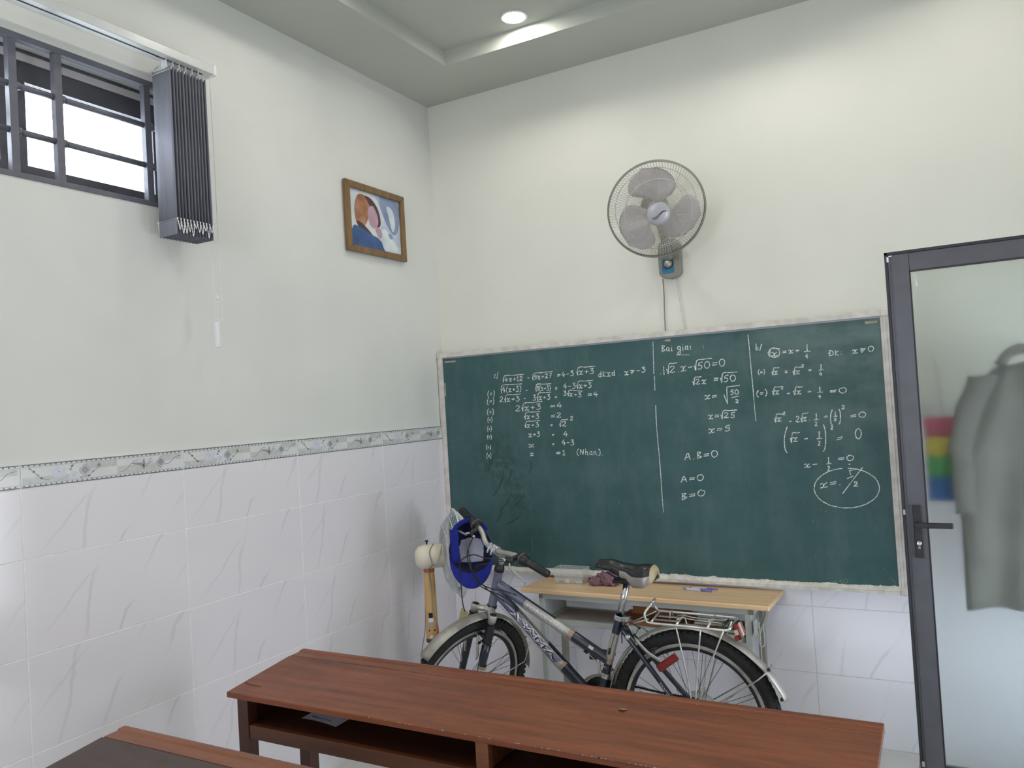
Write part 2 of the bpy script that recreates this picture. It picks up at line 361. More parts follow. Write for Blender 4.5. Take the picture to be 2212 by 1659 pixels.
LJ = [(-.597-.6*(k+1), -.597-.6*k) for k in range(9)]; LJ = [(-.597, 0)]+LJ+[(YF, LJ[-1][0])]
place_tiles(wall_left, 0, LJ, m_marble, 1)
lb = None
for lo, hi in LJ:
    c = (0, hi-.3 if hi > -.1 else lo+.3, (BZ0+BZ1)/2)
    if hi > -.1: border_tile(1, u0=.5-(hi-lo)/1.2+.0, u1=.5+(hi-lo)/1.2).xf(Matrix.Translation((0, (lo+hi)/2, c[2]))).build('border_tile', BM, wall_left, (0, (lo+hi)/2, c[2]))
    elif lo == YF: border_tile(1, u0=1-(hi-lo)/.6).xf(Matrix.Translation((0, hi-.3, c[2]))).build('border_tile', BM, wall_left, (0, hi-.3, c[2]))
    elif lb is None: lb = border_tile(1).xf(Matrix.Translation(c)).build('border_tile', BM, wall_left, c)
    else: copyto(lb, c, wall_left)
BJ = [(0, .14)]+[(.14+.6*k, .74+.6*k) for k in range(5)]+[(3.14, XR)]
place_tiles(wall_back, 0, BJ, m_marbleb, -1)
bb = None
for lo, hi in BJ[1:-1]:
    c = ((lo+hi)/2, 0, (BZ0+BZ1)/2)
    if bb is None: bb = border_tile(-1).xf(Matrix.Translation(c)).build('border_tile', BM, wall_back, c)
    else: copyto(bb, c, wall_back)
border_tile(-1, u1=.16/.6).xf(Matrix.Translation((3.44, 0, c[2]))).build('border_tile', BM, wall_back, (3.44, 0, c[2]))
border_tile(-1, u0=1-.14/.6).xf(Matrix.Translation((-.16, 0, c[2]))).build('border_tile', BM, wall_back, (-.16, 0, c[2]))

# ---------------------------------------------------------------- window_1 with bars, sashes behind, handle
win = thing('window_1', (0, -2.6, WZ0), None, None); win['kind'] = 'structure'
g = MB(); e = .028
g.box(-.022, .004, WY0, WY1, WZ1-.022, WZ1).box(-.022, .004, WY0, WY1, WZ0, WZ0+.018).box(-.022, .004, WY1-e, WY1, WZ0, WZ1).box(-.022, .004, WY0, WY0+e, WZ0, WZ1)
g.build('bar_frame', m_grille, win, bev=.001)
ys = [-1.872, -2.212, -2.362, -2.70, -2.85, -3.19, -3.34]
for y in ys: MB().box(-.022, .002, y-.013, y+.013, WZ0+.018, WZ1-.022).build('upright_bar', m_grille, win, (0, y, WZ0), bev=.001)
for z in (2.716, 2.566):
    ends = [WY1-e]+ys+[WY0+e]
    for a, b_ in zip(ends, ends[1:]): MB().tube([(-.011, a-.013, z), (-.011, b_+.013, z)], .0105, 12).lathe([(.0105, 0), (.0140, 0), (.0140, .012), (.0105, .012)], (-.011, b_+.013, z), (0, 1, 0), 12).build('cross_bar', m_grille, win)
s_ = MB()
s_.box(-.135, -.098, WY0, WY1, WZ1-.012, WZ1).box(-.135, -.09, WY0, WY1, WZ0, WZ0+.025).box(-.135, -.09, WY0, WY0+.03, WZ0, WZ1).box(-.135, -.09, WY1-.03, WY1, WZ0, WZ1)
s_.build('sash_frame', m_alu, win, bev=.002)
sw = [(WY1-.03, -2.31), (-2.31, -2.93), (-2.93, WY0+.03)]
for a, b_ in sw:
    q = MB().box(-.125, -.10, b_, a, 2.775, 2.846).box(-.125, -.10, b_, a, WZ0+.02, 2.492).box(-.1245, -.1005, b_+.0005, b_+.045, 2.491, 2.776).box(-.1245, -.1005, a-.045, a-.0005, 2.491, 2.776)
    sa = q.build('sash', m_alu, win, ((-.11), (a+b_)/2, 2.6), bev=.002)
    MB().box(-.114, -.111, b_+.045, a-.045, 2.492, 2.775).build('pane', m_glass, sa)
MB().box(-.10, -.085, -2.415, -2.395, 2.585, 2.70).box(-.085, -.07, -2.44, -2.395, 2.63, 2.65).build('window_handle', m_aludk, win, bev=.002)
MB().box(-.128, -.102, WY0+.03, WY1-.03, 2.846, WZ1-.012).build('lit_soffit_filler', mat('lit_soffit_tone', 'CFC9C8', rough=.7), win)  # pale filler put in where the lit soffit reads bright above the sashes
MB().box(-.42, -.2, WY0-.3, WY1+.3, WZ1+.05, WZ1+.12).build('outer_lintel', mat('outside_render', 'D9C3B4', 'CDB6A6', rough=.8, sc=6), win)

# ---------------------------------------------------------------- door_1 : frosted glass leaf standing open in front of the board wall
door = thing('door_1', (3.25, -.42, .01), None, None); door['kind'] = 'structure'
DX0, DX1, DZ0, DZ1 = 2.366, 3.245, .012, 2.092
yf, yb_ = -.425, -.383
lf = MB().box(DX0+.006, DX0+.080, yf, yb_, DZ0, DZ1-.008)
lf.build('lock_stile', m_alu, door, bev=.002)
MB().box(DX1-.080, DX1, yf, yb_, DZ0, DZ1-.008).build('hinge_stile', m_alu, door, bev=.002)
MB().box(DX0+.080, DX1-.080, yf+.001, yb_, DZ1-.078, DZ1-.008).build('top_rail', m_alu, door, bev=.002)
MB().box(DX0+.080, DX1-.080, yf+.001, yb_, DZ0, DZ0+.12).build('bottom_rail', m_alu, door, bev=.002)
MB().box(DX0-.004, DX0+.006, yf-.004, yb_+.004, DZ0, DZ1).box(DX0-.004, DX1, yf-.004, yb_+.004, DZ1-.008, DZ1+.002).build('edge_gasket', m_aludk, door)
MB().box(DX0+.017, DX0+.0195, yf-.0035, yf, DZ0, DZ1-.02).box(DX0+.012, DX0+.0145, yf-.003, yf, DZ0, DZ1-.02).build('stile_ridge', m_alu, door)
MB().box(DX0+.080, DX1-.080, yf+.006, yf+.012, DZ0+.12, DZ0+.124).box(DX0+.080, DX1-.080, yf-.002, yf+.010, DZ1-.082, DZ1-.078).box(DX0+.080, DX0+.083, yf-.002, yf+.01, DZ0+.12, DZ1-.078).build('glazing_bead', m_aludk, door)
MB().box(DX0+.078, DX1-.078, -.412, -.406, DZ0+.118, DZ1-.076).build('pane', m_frost, door)
MB().box(DX0+.004, DX0+.022, yf-.0055, yf-.0035, DZ1-.016, DZ1-.012).box(DX0+.004, DX0+.011, yf-.0055, yf-.0035, DZ1-.036, DZ1-.012).build('white_corner_mark', m_white, door)
mk = MB()
for a, b_, h in ((.094, .0955, .020), (.098, .1005, .022)):
    mk.box(DX0+a, DX0+b_, -.4135, -.4125, DZ1-.112+.002, DZ1-.092).box(DX0+a+.0012, DX0+b_+.0012, -.4135, -.4125, DZ1-.140, DZ1-.117)
mk.build('sticker_residue', m_white, door)
pl = MB().box(2.398, 2.428, yf-.010, yf, .922, 1.122).build('handle_plate', m_black, door, bev=.002)
MB().tube([(2.412, yf-.008, 1.052), (2.412, yf-.045, 1.052)], .009, 12).build('spindle', m_black, pl)
MB().box(2.402, 2.532, yf-.060, yf-.042, 1.042, 1.062).build('lever', m_black, pl, bev=.004)
MB().lathe([(0, 0), (.0085, 0), (.0085, .004), (.006, .005), (.0055, .002), (0, .002)], (2.413, yf-.0095, .978), (0, -1, 0), 16).box(2.409, 2.417, yf-.0115, yf-.0095, .957, .967).build('lock_cylinder', m_chrome, pl)
MB().box(DX0-.001, DX0+.007, yf-.008, yf-.003, 1.085, 1.104).build('latch_tongue', m_silver, door, bev=.001)
MB().box(DX0+.002, DX0+.012, yf-.006, yf-.003, .13, .15).build('bottom_bolt', m_silver, door)
MB().tube([(2.88, -.405, 1.76), (2.88, -.375, 1.76), (2.88, -.355, 1.775)], .005, 8).build('coat_hook', m_silver, door)
# frame of the doorway
df = MB().box(XR-.01, XR+.10, DY1, DY1+.05, 0, DZ+.05).box(XR-.01, XR+.10, DY0-.05, DY0, 0, DZ+.05).box(XR-.01, XR+.10, DY0, DY1, DZ, DZ+.05)
struct(df.build('trim_1', m_alu, bev=.002))
struct(MB().box(.7, 2.3, YF-.1, YF-.06, 1.35, 1.39).box(.7, 2.3, YF-.1, YF-.06, 2.31, 2.35).box(1.48, 1.52, YF-.1, YF-.06, 1.35, 2.35).box(.7, .74, YF-.1, YF-.06, 1.35, 2.35).box(2.26, 2.3, YF-.1, YF-.06, 1.35, 2.35).build('window_2', m_alu))

# grey jacket behind the frosted glass
jk = thing('jacket', (2.74, -.345, 1.65), 'large grey jacket hanging behind the frosted glass of the door', 'jacket')
m_jk = mat('grey_jacket_cloth', '7F7D77', '73716B', rough=.9, sc=7, bump=.3, bsc=90)
def jac(u, v):
    z = 1.64-.91*v; w = (.10+.13*min(1, v*2.6)**.8+.02*v); x = 2.795+.01*v+(u-.5)*2*w*(1+.0*v)
    y = -.352+.055*math.sin(pi*u)**.5*-.0+.012*math.sin(u*19+v*4)*(.3+v)+.006*math.sin(v*13+u*7)
    return Vector((x, y, z+.008*math.sin(u*9)*v-.03*abs(u-.5)))
MB().grid(jac, 28, 26).build('body', m_jk, jk, solid=.006)
def sleeve(u, v): 
    a = 2*pi*u; c = Vector((2.665-.085*math.sin(min(1, v*1.5)*pi*.55), -.345, 1.60-.52*v)); r = .052-.010*v+.005*math.sin(v*22+u*6)
    return c+Vector((r*math.cos(a), r*.42*math.sin(a), 0))
MB().grid(sleeve, 14, 16).build('sleeve', m_jk, jk)
MB().grid(lambda u, v: sleeve(u, v)+Vector(((2.93-sleeve(u, v).x)*1.0, 0, 0)) if True else None, 14, 16).build('sleeve', m_jk, jk)
MB().tube(cr([(2.72, -.34, 1.635), (2.75, -.325, 1.675), (2.80, -.322, 1.690), (2.86, -.33, 1.66)], 5), [.02]*16, 8).build('collar', m_jk, jk)
MB().tube([(2.80, -.322, 1.690), (2.88, -.357, 1.768)], .003, 6).build('hanging_loop', m_jk, jk)
rb = thing('rainbow_cloth', (2.50, -.30, 1.45), 'small striped cloth in red, yellow, green and blue bands hanging behind the door glass', 'cloth')
for k, (c_, a, b_) in enumerate((('B8566A', 1.45, 1.37), ('C9B548', 1.37, 1.295), ('4E9A55', 1.295, 1.215), ('2F5F9A', 1.215, 1.12))):
    MB().grid(lambda u, v: Vector((2.452+.108*u, -.300+.006*math.sin(u*11), a+(b_-a)*v)), 8, 3).build('band', mat('band_colour_%d' % k, c_, rough=.8), rb, solid=.004)
MB().tube([(2.52, -.300, 1.45), (2.51, -.33, 1.66), (2.50, -.384, 1.68)], .002, 6).build('cord_loop', m_cable, rb)

# ---------------------------------------------------------------- downlights
def downlight(x, y, label, grp):
    t_ = thing('downlight', (x, y, ZT), label, 'ceiling light', grp)
    MB().lathe([(.056, 0), (.066, -.001), (.066, -.004), (.056, -.006), (.052, -.002)], (x, y, ZT), (0, 0, 1), 32).build('trim_ring', m_white, t_)
    MB().lathe([(0, -.003), (.052, -.003)], (x, y, ZT), (0, 0, 1), 32).build('lens', m_lamp, t_)
for i, (x, y) in enumerate(LAMPS):
    if i == 0: downlight(x, y, 'small round glowing downlight in the recessed tray ceiling above the corner', None)
    else: downlight(x, y, 'round recessed downlight of the tray ceiling, outside the photograph', 'downlights further along the tray ceiling')

# ================================================================= CHALKBOARD
BX0, BX1, B0, B1 = .004, 2.340, .686, 1.908
cb = thing('chalkboard', (BX0, -.05, B0), 'long green chalkboard covered in handwritten square-root equations, aluminium framed', 'chalkboard')
MB().box(BX0+.02, BX1-.02, -.050, -.020, B0+.03, B1-.025).build('writing_panel', m_board, cb)
MB().prism([(-.058, B1-.026), (-.058, B1-.008), (-.048, B1), (-.010, B1), (-.010, B1-.026)], BX0+.03, BX1-.03, pl='yz').build('top_rail', m_boardfr, cb)
MB().box(BX0+.03, BX1-.03, -.0525, -.049, B1-.034, B1-.026).build('rail_lip', mat('rail_lip_grey', '9A9CA0', rough=.5, metal=.3), cb)  # plain grey lip along the underside of the top rail
for a, b_ in ((BX0, BX0+.034), (BX1-.034, BX1)): MB().box(a, b_, -.057, -.010, B0+.02, B1-.03).box(a+.010, b_-.010, -.060, -.056, B0+.02, B1-.03).build('side_rail', m_boardfr, cb, bev=.002)
led = MB().prism([(-.052, B0), (-.070, B0+.004), (-.072, B0+.016), (-.066, B0+.018), (-.058, B0+.030), (-.050, B0+.032), (-.010, B0+.032), (-.010, B0)], BX0+.03, BX1-.03, pl='yz').build('chalk_ledge', mat('dusty_ledge', 'DEDBD4', 'C6C0B7', rough=.7, sc=30), cb)
for a in (BX0-.004, BX1-.034):
    for z_ in (B0-.004, B1-.034): MB().box(a, a+.038, -.062, -.008, z_, z_+.038).build('corner_cap', m_boardfr, cb, bev=.009, seg=3)
ds = MB(); NX = 900; fr_v = []; hh = .003
for k in range(NX+1):
    x = BX0+.034+(BX1-BX0-.068)*k/NX; hh = max(.0008, min(.010, hh+random.uniform(-.0016, .0016))); h2 = hh*(.6+.5*random.random())*(1.0 if x > .95 else .6)
    fr_v += [(x, -.0560, B0+.026), (x, -.0545, B0+.031+h2), (x, -.0500, B0+.0315+h2)]
ds.add(fr_v, [(3*k+j, 3*k+3+j, 3*k+4+j, 3*k+1+j) for k in range(NX) for j in (0, 1)])
tag(ds.build('chalk_dust', m_chalkdust, cb), kind='stuff')
tp = [(.050, B1-.052, .075, .010), (1.345, B1-.046, .028, .011), (2.245, B1-.050, .050, .012), (.040, 1.70, .008, .075)]
for x, z_, w, h in tp: MB().box(x, x+w, -.0512, -.0498, z_-h*.5, z_+h*.5).build('tape', m_tape, cb, bev=.0004)
G = {
'0': (.6, [[(.3,1),(.08,.8),(.04,.4),(.2,.05),(.42,.06),(.56,.4),(.5,.8),(.3,1)]]), '1': (.35, [[(.05,.75),(.2,1),(.2,0)],[(.05,0),(.36,0)]]),
'2': (.6, [[(.08,.8),(.2,.98),(.42,.95),(.48,.72),(.3,.4),(.05,.08),(.15,.12),(.35,.02),(.58,.1)]]), '3': (.55, [[(.06,.95),(.45,.98),(.22,.62),(.48,.5),(.46,.14),(.2,.0),(.03,.14)]]),
'4': (.6, [[(.34,1),(.06,.4),(.56,.38)],[(.4,.66),(.36,-.05)]]), '5': (.58, [[(.2,.95),(.14,.55),(.4,.55),(.48,.25),(.28,.0),(.05,.08)],[(.2,.95),(.55,1.0)]]),
'7': (.5, [[(.05,.95),(.46,.98),(.2,0)],[(.12,.5),(.42,.52)]]), '9': (.5, [[(.45,.9),(.2,1),(.08,.72),(.25,.55),(.45,.72),(.46,.9),(.38,.2),(.15,0)]]),
'x': (.62, [[(.02,.55),(.12,.68),(.26,.6),(.28,.2),(.38,.0),(.58,.1)],[(.56,.62),(.42,.62),(.2,.08),(.02,.04)]]), '+': (.55, [[(.27,.72),(.27,.18)],[(.02,.45),(.52,.46)]]),
'-': (.5, [[(.04,.45),(.46,.46)]]), '=': (.55, [[(.04,.58),(.5,.6)],[(.02,.3),(.48,.32)]]), '.': (.22, [[(.08,.0),(.12,.05),(.1,.0)]]), ':': (.3, [[(.1,.2),(.14,.26)],[(.1,.62),(.14,.68)]]),
'(': (.32, [[(.3,1.1),(.1,.8),(.04,.4),(.12,0),(.3,-.15)]]), ')': (.32, [[(.04,1.1),(.24,.8),(.28,.4),(.2,0),(.02,-.15)]]), '/': (.3, [[(.3,1.1),(.02,-.1)]]), '|': (.25, [[(.1,1.1),(.14,-.2)]]),
'>': (.75, [[(.04,.75),(.4,.62),(.08,.3)],[(.2,0),(.62,.75)]]), 'c': (.4, [[(.36,.6),(.15,.66),(.05,.35),(.15,.05),(.36,.1)]]), 'd': (.5, [[(.36,.55),(.12,.6),(.06,.2),(.3,.08),(.4,.5),(.4,1.05),(.38,.15),(.5,.05)]]),
'k': (.5, [[(.1,1),(.08,0)],[(.44,.9),(.1,.45),(.46,0)]]), 'K': (.5, [[(.1,1),(.08,0)],[(.44,.9),(.1,.45),(.46,0)]]), 'b': (.45, [[(.08,1.1),(.06,.1),(.3,.0),(.38,.4),(.1,.5)]]),
'N': (.6, [[(.06,0),(.1,.9),(.46,.05),(.5,1)]]), 'h': (.48, [[(.08,1.1),(.06,0)],[(.06,.4),(.3,.6),(.38,.0),(.46,.04)]]), 'a': (.48, [[(.38,.55),(.12,.6),(.06,.15),(.3,.1),(.38,.55),(.36,.05),(.48,.06)]]),
'n': (.5, [[(.04,.6),(.06,0)],[(.06,.4),(.26,.62),(.36,.05),(.5,.05)]]), 'B': (.5, [[(.1,1),(.08,0)],[(.04,.98),(.4,.9),(.12,.52),(.46,.3),(.08,0)]]), 'i': (.24, [[(.1,.6),(.1,.05),(.22,.05)],[(.1,.85),(.12,.9)]]),
'g': (.5, [[(.4,.6),(.12,.6),(.08,.2),(.36,.2),(.4,.6),(.38,-.5),(.14,-.6),(.1,-.3),(.5,.1)]]), 'A': (.6, [[(.02,0),(.28,1),(.52,0)],[(.12,.4),(.44,.4)]]), 'D': (.55, [[(.1,1),(.08,0)],[(.04,1),(.45,.8),(.46,.2),(.04,0)]]),
"'": (.2, [[(.04,1),(.16,.8)]]), '_': (.6, [[(.02,0),(.58,.02)]]), ' ': (.35, [])}
def lay(txt):
    out = []; x = 0; i = 0
    while i < len(txt):
        ch = txt[i]
        if ch == 'R':
            j = i+2; dpt = 1
            while dpt: dpt += {'{': 1, '}': -1}.get(txt[j], 0); j += 1
            sub, w = lay(txt[i+2:j-1]); x0 = x+.34
            out += [[(x+.02, .45), (x+.08, .52), (x+.2, -.12), (x+.30, 1.22), (x0+w*.5, 1.25), (x0+w+.06, 1.28)]]+[[(a+x0, b*.92) for a, b in s] for s in sub]; x = x0+w+.1; i = j
        else:
            w, ss = G[ch]; out += [[(a+x, b) for a, b in s] for s in ss]; x += w+.12; i += 1
    return out, x
def ribbon3(b, pts, w, y):
    pts = [Vector((p[0], 0, p[1])) for p in pts]; L = len(pts); vs = []; y -= random.uniform(0, .0007)
    for i in range(L):
        t_ = (pts[min(i+1, L-1)]-pts[max(i-1, 0)]); t_ = t_.normalized() if t_.length > 1e-7 else Vector((1, 0, 0)); nn = Vector((-t_.z, 0, t_.x))*w*.5*random.uniform(.7, 1.25)
        for q in (pts[i]+nn, pts[i]-nn): vs.append((q.x, y-i*.00002, q.z))
    b.add(vs, [(2*i, 2*i+2, 2*i+3, 2*i+1) for i in range(L-1)])
CHALK=[('c/',0.369,1.743,0.399,1.745,0.031),('R{4x+12}',0.422,1.72,0.554,1.719,0.026),('-',0.574,1.721,0.589,1.721,0.021),('R{9x+27}',0.603,1.719,0.726,1.723,0.026),
('=4-3',0.751,1.721,0.852,1.726,0.025),('R{x+3}',0.861,1.728,0.97,1.728,0.029),('dkxd',0.984,1.707,1.08,1.709,0.028),('.',1.095,1.708,1.1,1.708,0.024),
('x>-3',1.124,1.707,1.242,1.717,0.026),('(=)',0.321,1.644,0.37,1.647,0.03),('R{4(x+3)}',0.405,1.663,0.539,1.662,0.031),('-',0.56,1.654,0.573,1.655,0.024),
('R{9(x+3)}',0.619,1.659,0.714,1.657,0.027),('=',0.735,1.654,0.752,1.654,0.025),('4-3R{x+3}',0.783,1.659,0.951,1.657,0.028),('(=)',0.315,1.603,0.364,1.605,0.03),
('2R{x+3}',0.394,1.611,0.528,1.61,0.029),('-',0.546,1.611,0.559,1.611,0.025),('3R{x+3}',0.599,1.609,0.711,1.61,0.029),('+',0.73,1.61,0.746,1.61,0.021),
('3R{x+3}',0.78,1.626,0.89,1.61,0.024),('=4',0.919,1.611,0.981,1.61,0.025),('(=)',0.312,1.546,0.356,1.547,0.031),('2R{x+3}',0.489,1.555,0.656,1.561,0.032),
('=4',0.699,1.561,0.778,1.562,0.028),('(=)',0.312,1.504,0.343,1.505,0.026),('R{x+3}',0.54,1.512,0.639,1.512,0.028),('=2',0.699,1.509,0.768,1.513,0.025),
('(=)',0.307,1.456,0.336,1.457,0.025),('R{x+3}',0.54,1.466,0.634,1.468,0.026),('=',0.694,1.465,0.712,1.466,0.019),('R{2}',0.744,1.464,0.799,1.465,0.027),
('2',0.81,1.492,0.832,1.494,0.022),('(=)',0.304,1.411,0.333,1.412,0.023),('x+3',0.56,1.415,0.634,1.417,0.025),('=',0.701,1.415,0.717,1.415,0.016),
('4',0.766,1.411,0.8,1.412,0.027),('(=)',0.293,1.356,0.323,1.357,0.023),('x',0.556,1.361,0.6,1.361,0.021),('=',0.698,1.366,0.715,1.366,0.016),
('4-3',0.755,1.368,0.83,1.364,0.028),('(=)',0.292,1.307,0.323,1.308,0.027),('x',0.562,1.314,0.592,1.316,0.021),('=1',0.717,1.315,0.778,1.314,0.025),
('(Nhan)',0.837,1.315,0.974,1.31,0.029),('.',0.977,1.309,0.982,1.309,0.024),('Bai giai',1.325,1.808,1.479,1.808,0.031),(':',1.53,1.804,1.539,1.805,0.025),
('_',1.395,1.788,1.48,1.781,0.012),('.|R{2}.x-R{50}=0',1.308,1.7,1.636,1.717,0.035),('R{2}x',1.468,1.638,1.542,1.639,0.027),("'",1.554,1.657,1.564,1.665,0.024),
('=R{50}',1.571,1.642,1.685,1.642,0.033),('x=',1.522,1.565,1.59,1.565,0.026),('50',1.645,1.58,1.688,1.579,0.022),('2',1.665,1.54,1.685,1.54,0.016),
('/1',1.615,1.582,1.63,1.537,0.0),('/1',1.63,1.537,1.631,1.617,0.0),('/1',1.631,1.617,1.693,1.621,0.0),('/1',1.649,1.565,1.687,1.572,0.0),
('x=R{25}',1.533,1.47,1.671,1.472,0.027),('x=5',1.53,1.403,1.643,1.412,0.027),('A.B=0',1.406,1.277,1.575,1.29,0.032),('A=0',1.38,1.169,1.5,1.18,0.029),
('B=0',1.376,1.083,1.503,1.108,0.031),('/1',1.285,1.862,1.282,1.786,0.0),('/1',1.282,1.786,1.279,1.704,0.0),('/1',1.282,1.694,1.279,1.621,0.0),
('/1',1.278,1.549,1.276,1.438,0.0),('/1',1.276,1.438,1.278,1.356,0.0),('/1',1.278,1.356,1.281,1.236,0.0),('/1',1.281,1.236,1.281,1.111,0.0),
('/1',1.281,1.111,1.283,1.023,0.0),('/1',1.745,1.853,1.748,1.748,0.0),('/1',1.748,1.748,1.752,1.587,0.0),('/1',1.752,1.587,1.755,1.45,0.0),
('b/',1.775,1.781,1.806,1.775,0.026),('R{x}',1.826,1.747,1.883,1.742,0.027),('=x+',1.892,1.75,1.973,1.752,0.022),('1',1.996,1.76,2.006,1.759,0.025),
('/1',1.986,1.754,2.015,1.754,0.0),('4',1.991,1.723,2.005,1.722,0.02),('DK:',2.09,1.727,2.151,1.724,0.023),('/1',2.087,1.738,2.099,1.738,0.0),
('x>0',2.186,1.728,2.278,1.732,0.024),('(=)',1.779,1.667,1.812,1.667,0.02),('R{x}',1.839,1.66,1.875,1.66,0.024),('=',1.897,1.66,1.914,1.66,0.02),
('R{x}',1.931,1.656,1.972,1.655,0.024),('2',1.971,1.684,1.983,1.684,0.013),('+',1.997,1.659,2.019,1.66,0.021),('1',2.05,1.673,2.059,1.672,0.019),
('/1',2.042,1.666,2.066,1.667,0.0),('4',2.045,1.642,2.059,1.641,0.016),('(=)',1.765,1.564,1.817,1.568,0.026),('R{x}',1.835,1.569,1.876,1.57,0.026),
('2',1.876,1.591,1.888,1.592,0.012),('-',1.899,1.56,1.919,1.56,0.022),('R{x}',1.927,1.565,1.972,1.564,0.026),('+',1.988,1.563,2.01,1.564,0.021),
('1',2.038,1.574,2.048,1.573,0.019),('/1',2.031,1.567,2.055,1.568,0.0),('4',2.034,1.543,2.048,1.542,0.016),('=0',2.082,1.559,2.16,1.56,0.023),
('R{x}',1.836,1.445,1.878,1.446,0.026),('2',1.877,1.473,1.89,1.474,0.013),('-',1.902,1.435,1.916,1.436,0.017),('2R{x}.',1.93,1.438,1.996,1.445,0.027),
('1',2.015,1.452,2.025,1.451,0.022),('/1',2.008,1.445,2.032,1.447,0.0),('2',2.011,1.419,2.025,1.418,0.017),('+',2.051,1.448,2.072,1.451,0.021),
('(',2.076,1.425,2.09,1.428,0.055),('1',2.095,1.464,2.105,1.463,0.015),('/1',2.092,1.457,2.107,1.459,0.0),('2',2.092,1.438,2.105,1.437,0.012),
(')',2.111,1.43,2.123,1.431,0.055),('2',2.126,1.488,2.144,1.49,0.016),('=0',2.159,1.445,2.23,1.45,0.024),('(',1.871,1.314,1.893,1.316,0.094),
('R{x}',1.899,1.35,1.944,1.352,0.031),('-',1.961,1.352,1.983,1.354,0.021),('1',2.022,1.368,2.032,1.368,0.026),('/1',2.015,1.361,2.039,1.363,0.0),
('2',2.018,1.33,2.032,1.33,0.021),(')',2.04,1.319,2.056,1.32,0.094),('2',2.075,1.4,2.089,1.401,0.017),('=',2.097,1.345,2.131,1.353,0.028),
('0',2.173,1.354,2.206,1.358,0.045),('x-',1.953,1.233,2.017,1.239,0.022),('1',2.054,1.255,2.064,1.254,0.024),('/1',2.047,1.248,2.07,1.25,0.0),
('2',2.05,1.219,2.064,1.219,0.019),('=0',2.097,1.26,2.17,1.262,0.024),('_',2.139,1.245,2.149,1.246,0.006),('x=.',2.015,1.14,2.111,1.157,0.029),
('2',2.153,1.147,2.177,1.151,0.02),('/1',2.196,1.232,2.107,1.117,0.0),('/1',2.14,1.217,2.179,1.225,0.0),('/1',2.141,1.219,2.146,1.2,0.0),
('/1',2.129,1.182,2.156,1.194,0.0),('/1',2.113,1.228,2.081,1.223,0.0),('/1',2.081,1.223,2.051,1.213,0.0),('/1',2.051,1.213,2.026,1.198,0.0),
('/1',2.026,1.198,2.006,1.18,0.0),('/1',2.006,1.18,1.994,1.16,0.0),('/1',1.994,1.16,1.989,1.138,0.0),('/1',1.989,1.138,1.993,1.117,0.0),
('/1',1.993,1.117,2.005,1.097,0.0),('/1',2.005,1.097,2.024,1.08,0.0),('/1',2.024,1.08,2.049,1.066,0.0),('/1',2.049,1.066,2.079,1.058,0.0),
('/1',2.079,1.058,2.111,1.054,0.0),('/1',2.111,1.054,2.143,1.055,0.0),('/1',2.143,1.055,2.175,1.062,0.0),('/1',2.175,1.062,2.203,1.073,0.0),
('/1',2.203,1.073,2.226,1.088,0.0),('/1',2.226,1.088,2.244,1.106,0.0),('/1',2.244,1.106,2.254,1.126,0.0),('/1',2.254,1.126,2.257,1.147,0.0),
('/1',2.257,1.147,2.252,1.168,0.0),('/1',2.252,1.168,2.24,1.187,0.0),('/1',2.24,1.187,2.221,1.203,0.0),('/1',2.221,1.203,2.197,1.216,0.0),
('/1',2.197,1.216,2.168,1.225,0.0),('/1',2.168,1.225,2.136,1.228,0.0),('/1',1.882,1.758,1.878,1.747,0.0),('/1',1.878,1.747,1.868,1.74,0.0),
('/1',1.868,1.74,1.856,1.738,0.0),('/1',1.856,1.738,1.844,1.742,0.0),('/1',1.844,1.742,1.835,1.751,0.0),('/1',1.835,1.751,1.832,1.762,0.0),
('/1',1.832,1.762,1.836,1.773,0.0),('/1',1.836,1.773,1.846,1.781,0.0),('/1',1.846,1.781,1.859,1.783,0.0),('/1',1.859,1.783,1.871,1.778,0.0),
('/1',1.871,1.778,1.88,1.77,0.0),('/1',1.88,1.77,1.882,1.758,0.0),('450',2.043,0.715,2.108,0.725,0.019)]
wr = MB(); ft = MB()
for k, (txt, x0, z0, x1, z1, h) in enumerate(CHALK):
    tgt = ft if txt in ('450', "'") else wr; wd = .0042
    if txt == '/1' : ribbon3(tgt, [(x0, z0), ((x0+x1)/2+random.uniform(-.0008, .0008), (z0+z1)/2), (x1, z1)], wd*.9, -.0506); continue
    ss, w = lay(txt)
    for s in ss:
        pts = [(x0+(x1-x0)*a/w+h*.06*b, z0+(z1-z0)*a/w+b*h+random.uniform(-.03, .03)*h) for a, b in s]
        if len(pts) > 2: pts = [(p.x, p.z) for p in cr([(a, 0, b) for a, b in pts], 4)] if txt[0] != '1' else pts
        ribbon3(tgt, pts, wd, -.0506)
tag(wr.build('chalk_writing', m_chalk, cb), kind='stuff')
for k in range(70):
    x, z_ = random.uniform(.1, 2.28), random.uniform(.75, 1.85); a = random.uniform(0, pi); l = random.uniform(.001, .008)
    ribbon3(ft, [(x, z_), (x+l*math.cos(a), z_+l*math.sin(a))], .002, -.0505)
ribbon3(ft, [(.545, .80), (.546, .88)], .003, -.0505); ribbon3(ft, [(2.275, .76), (2.29, .74), (2.297, .715)], .005, -.0505)
tag(ft.build('faint_chalk_marks', m_faint, cb), kind='stuff')
er = MB()
for x, z_, l, a in ((.36,1.15,.10,1.2),(.32,1.10,.12,1.0),(.42,1.18,.07,1.3),(.30,1.24,.06,1.5),(.55,1.22,.07,1.4),(.36,1.02,.11,.9),(.33,.96,.09,1.1),(.40,.95,.08,.5),(.45,1.05,.06,.8)):
    ribbon3(er, [(p.x, p.z) for p in cr([(x, 0, z_), (x+l*.5*math.cos(a)+.01, 0, z_+l*.5*math.sin(a)), (x+l*math.cos(a), 0, z_+l*math.sin(a))], 5)], .007, -.0503)
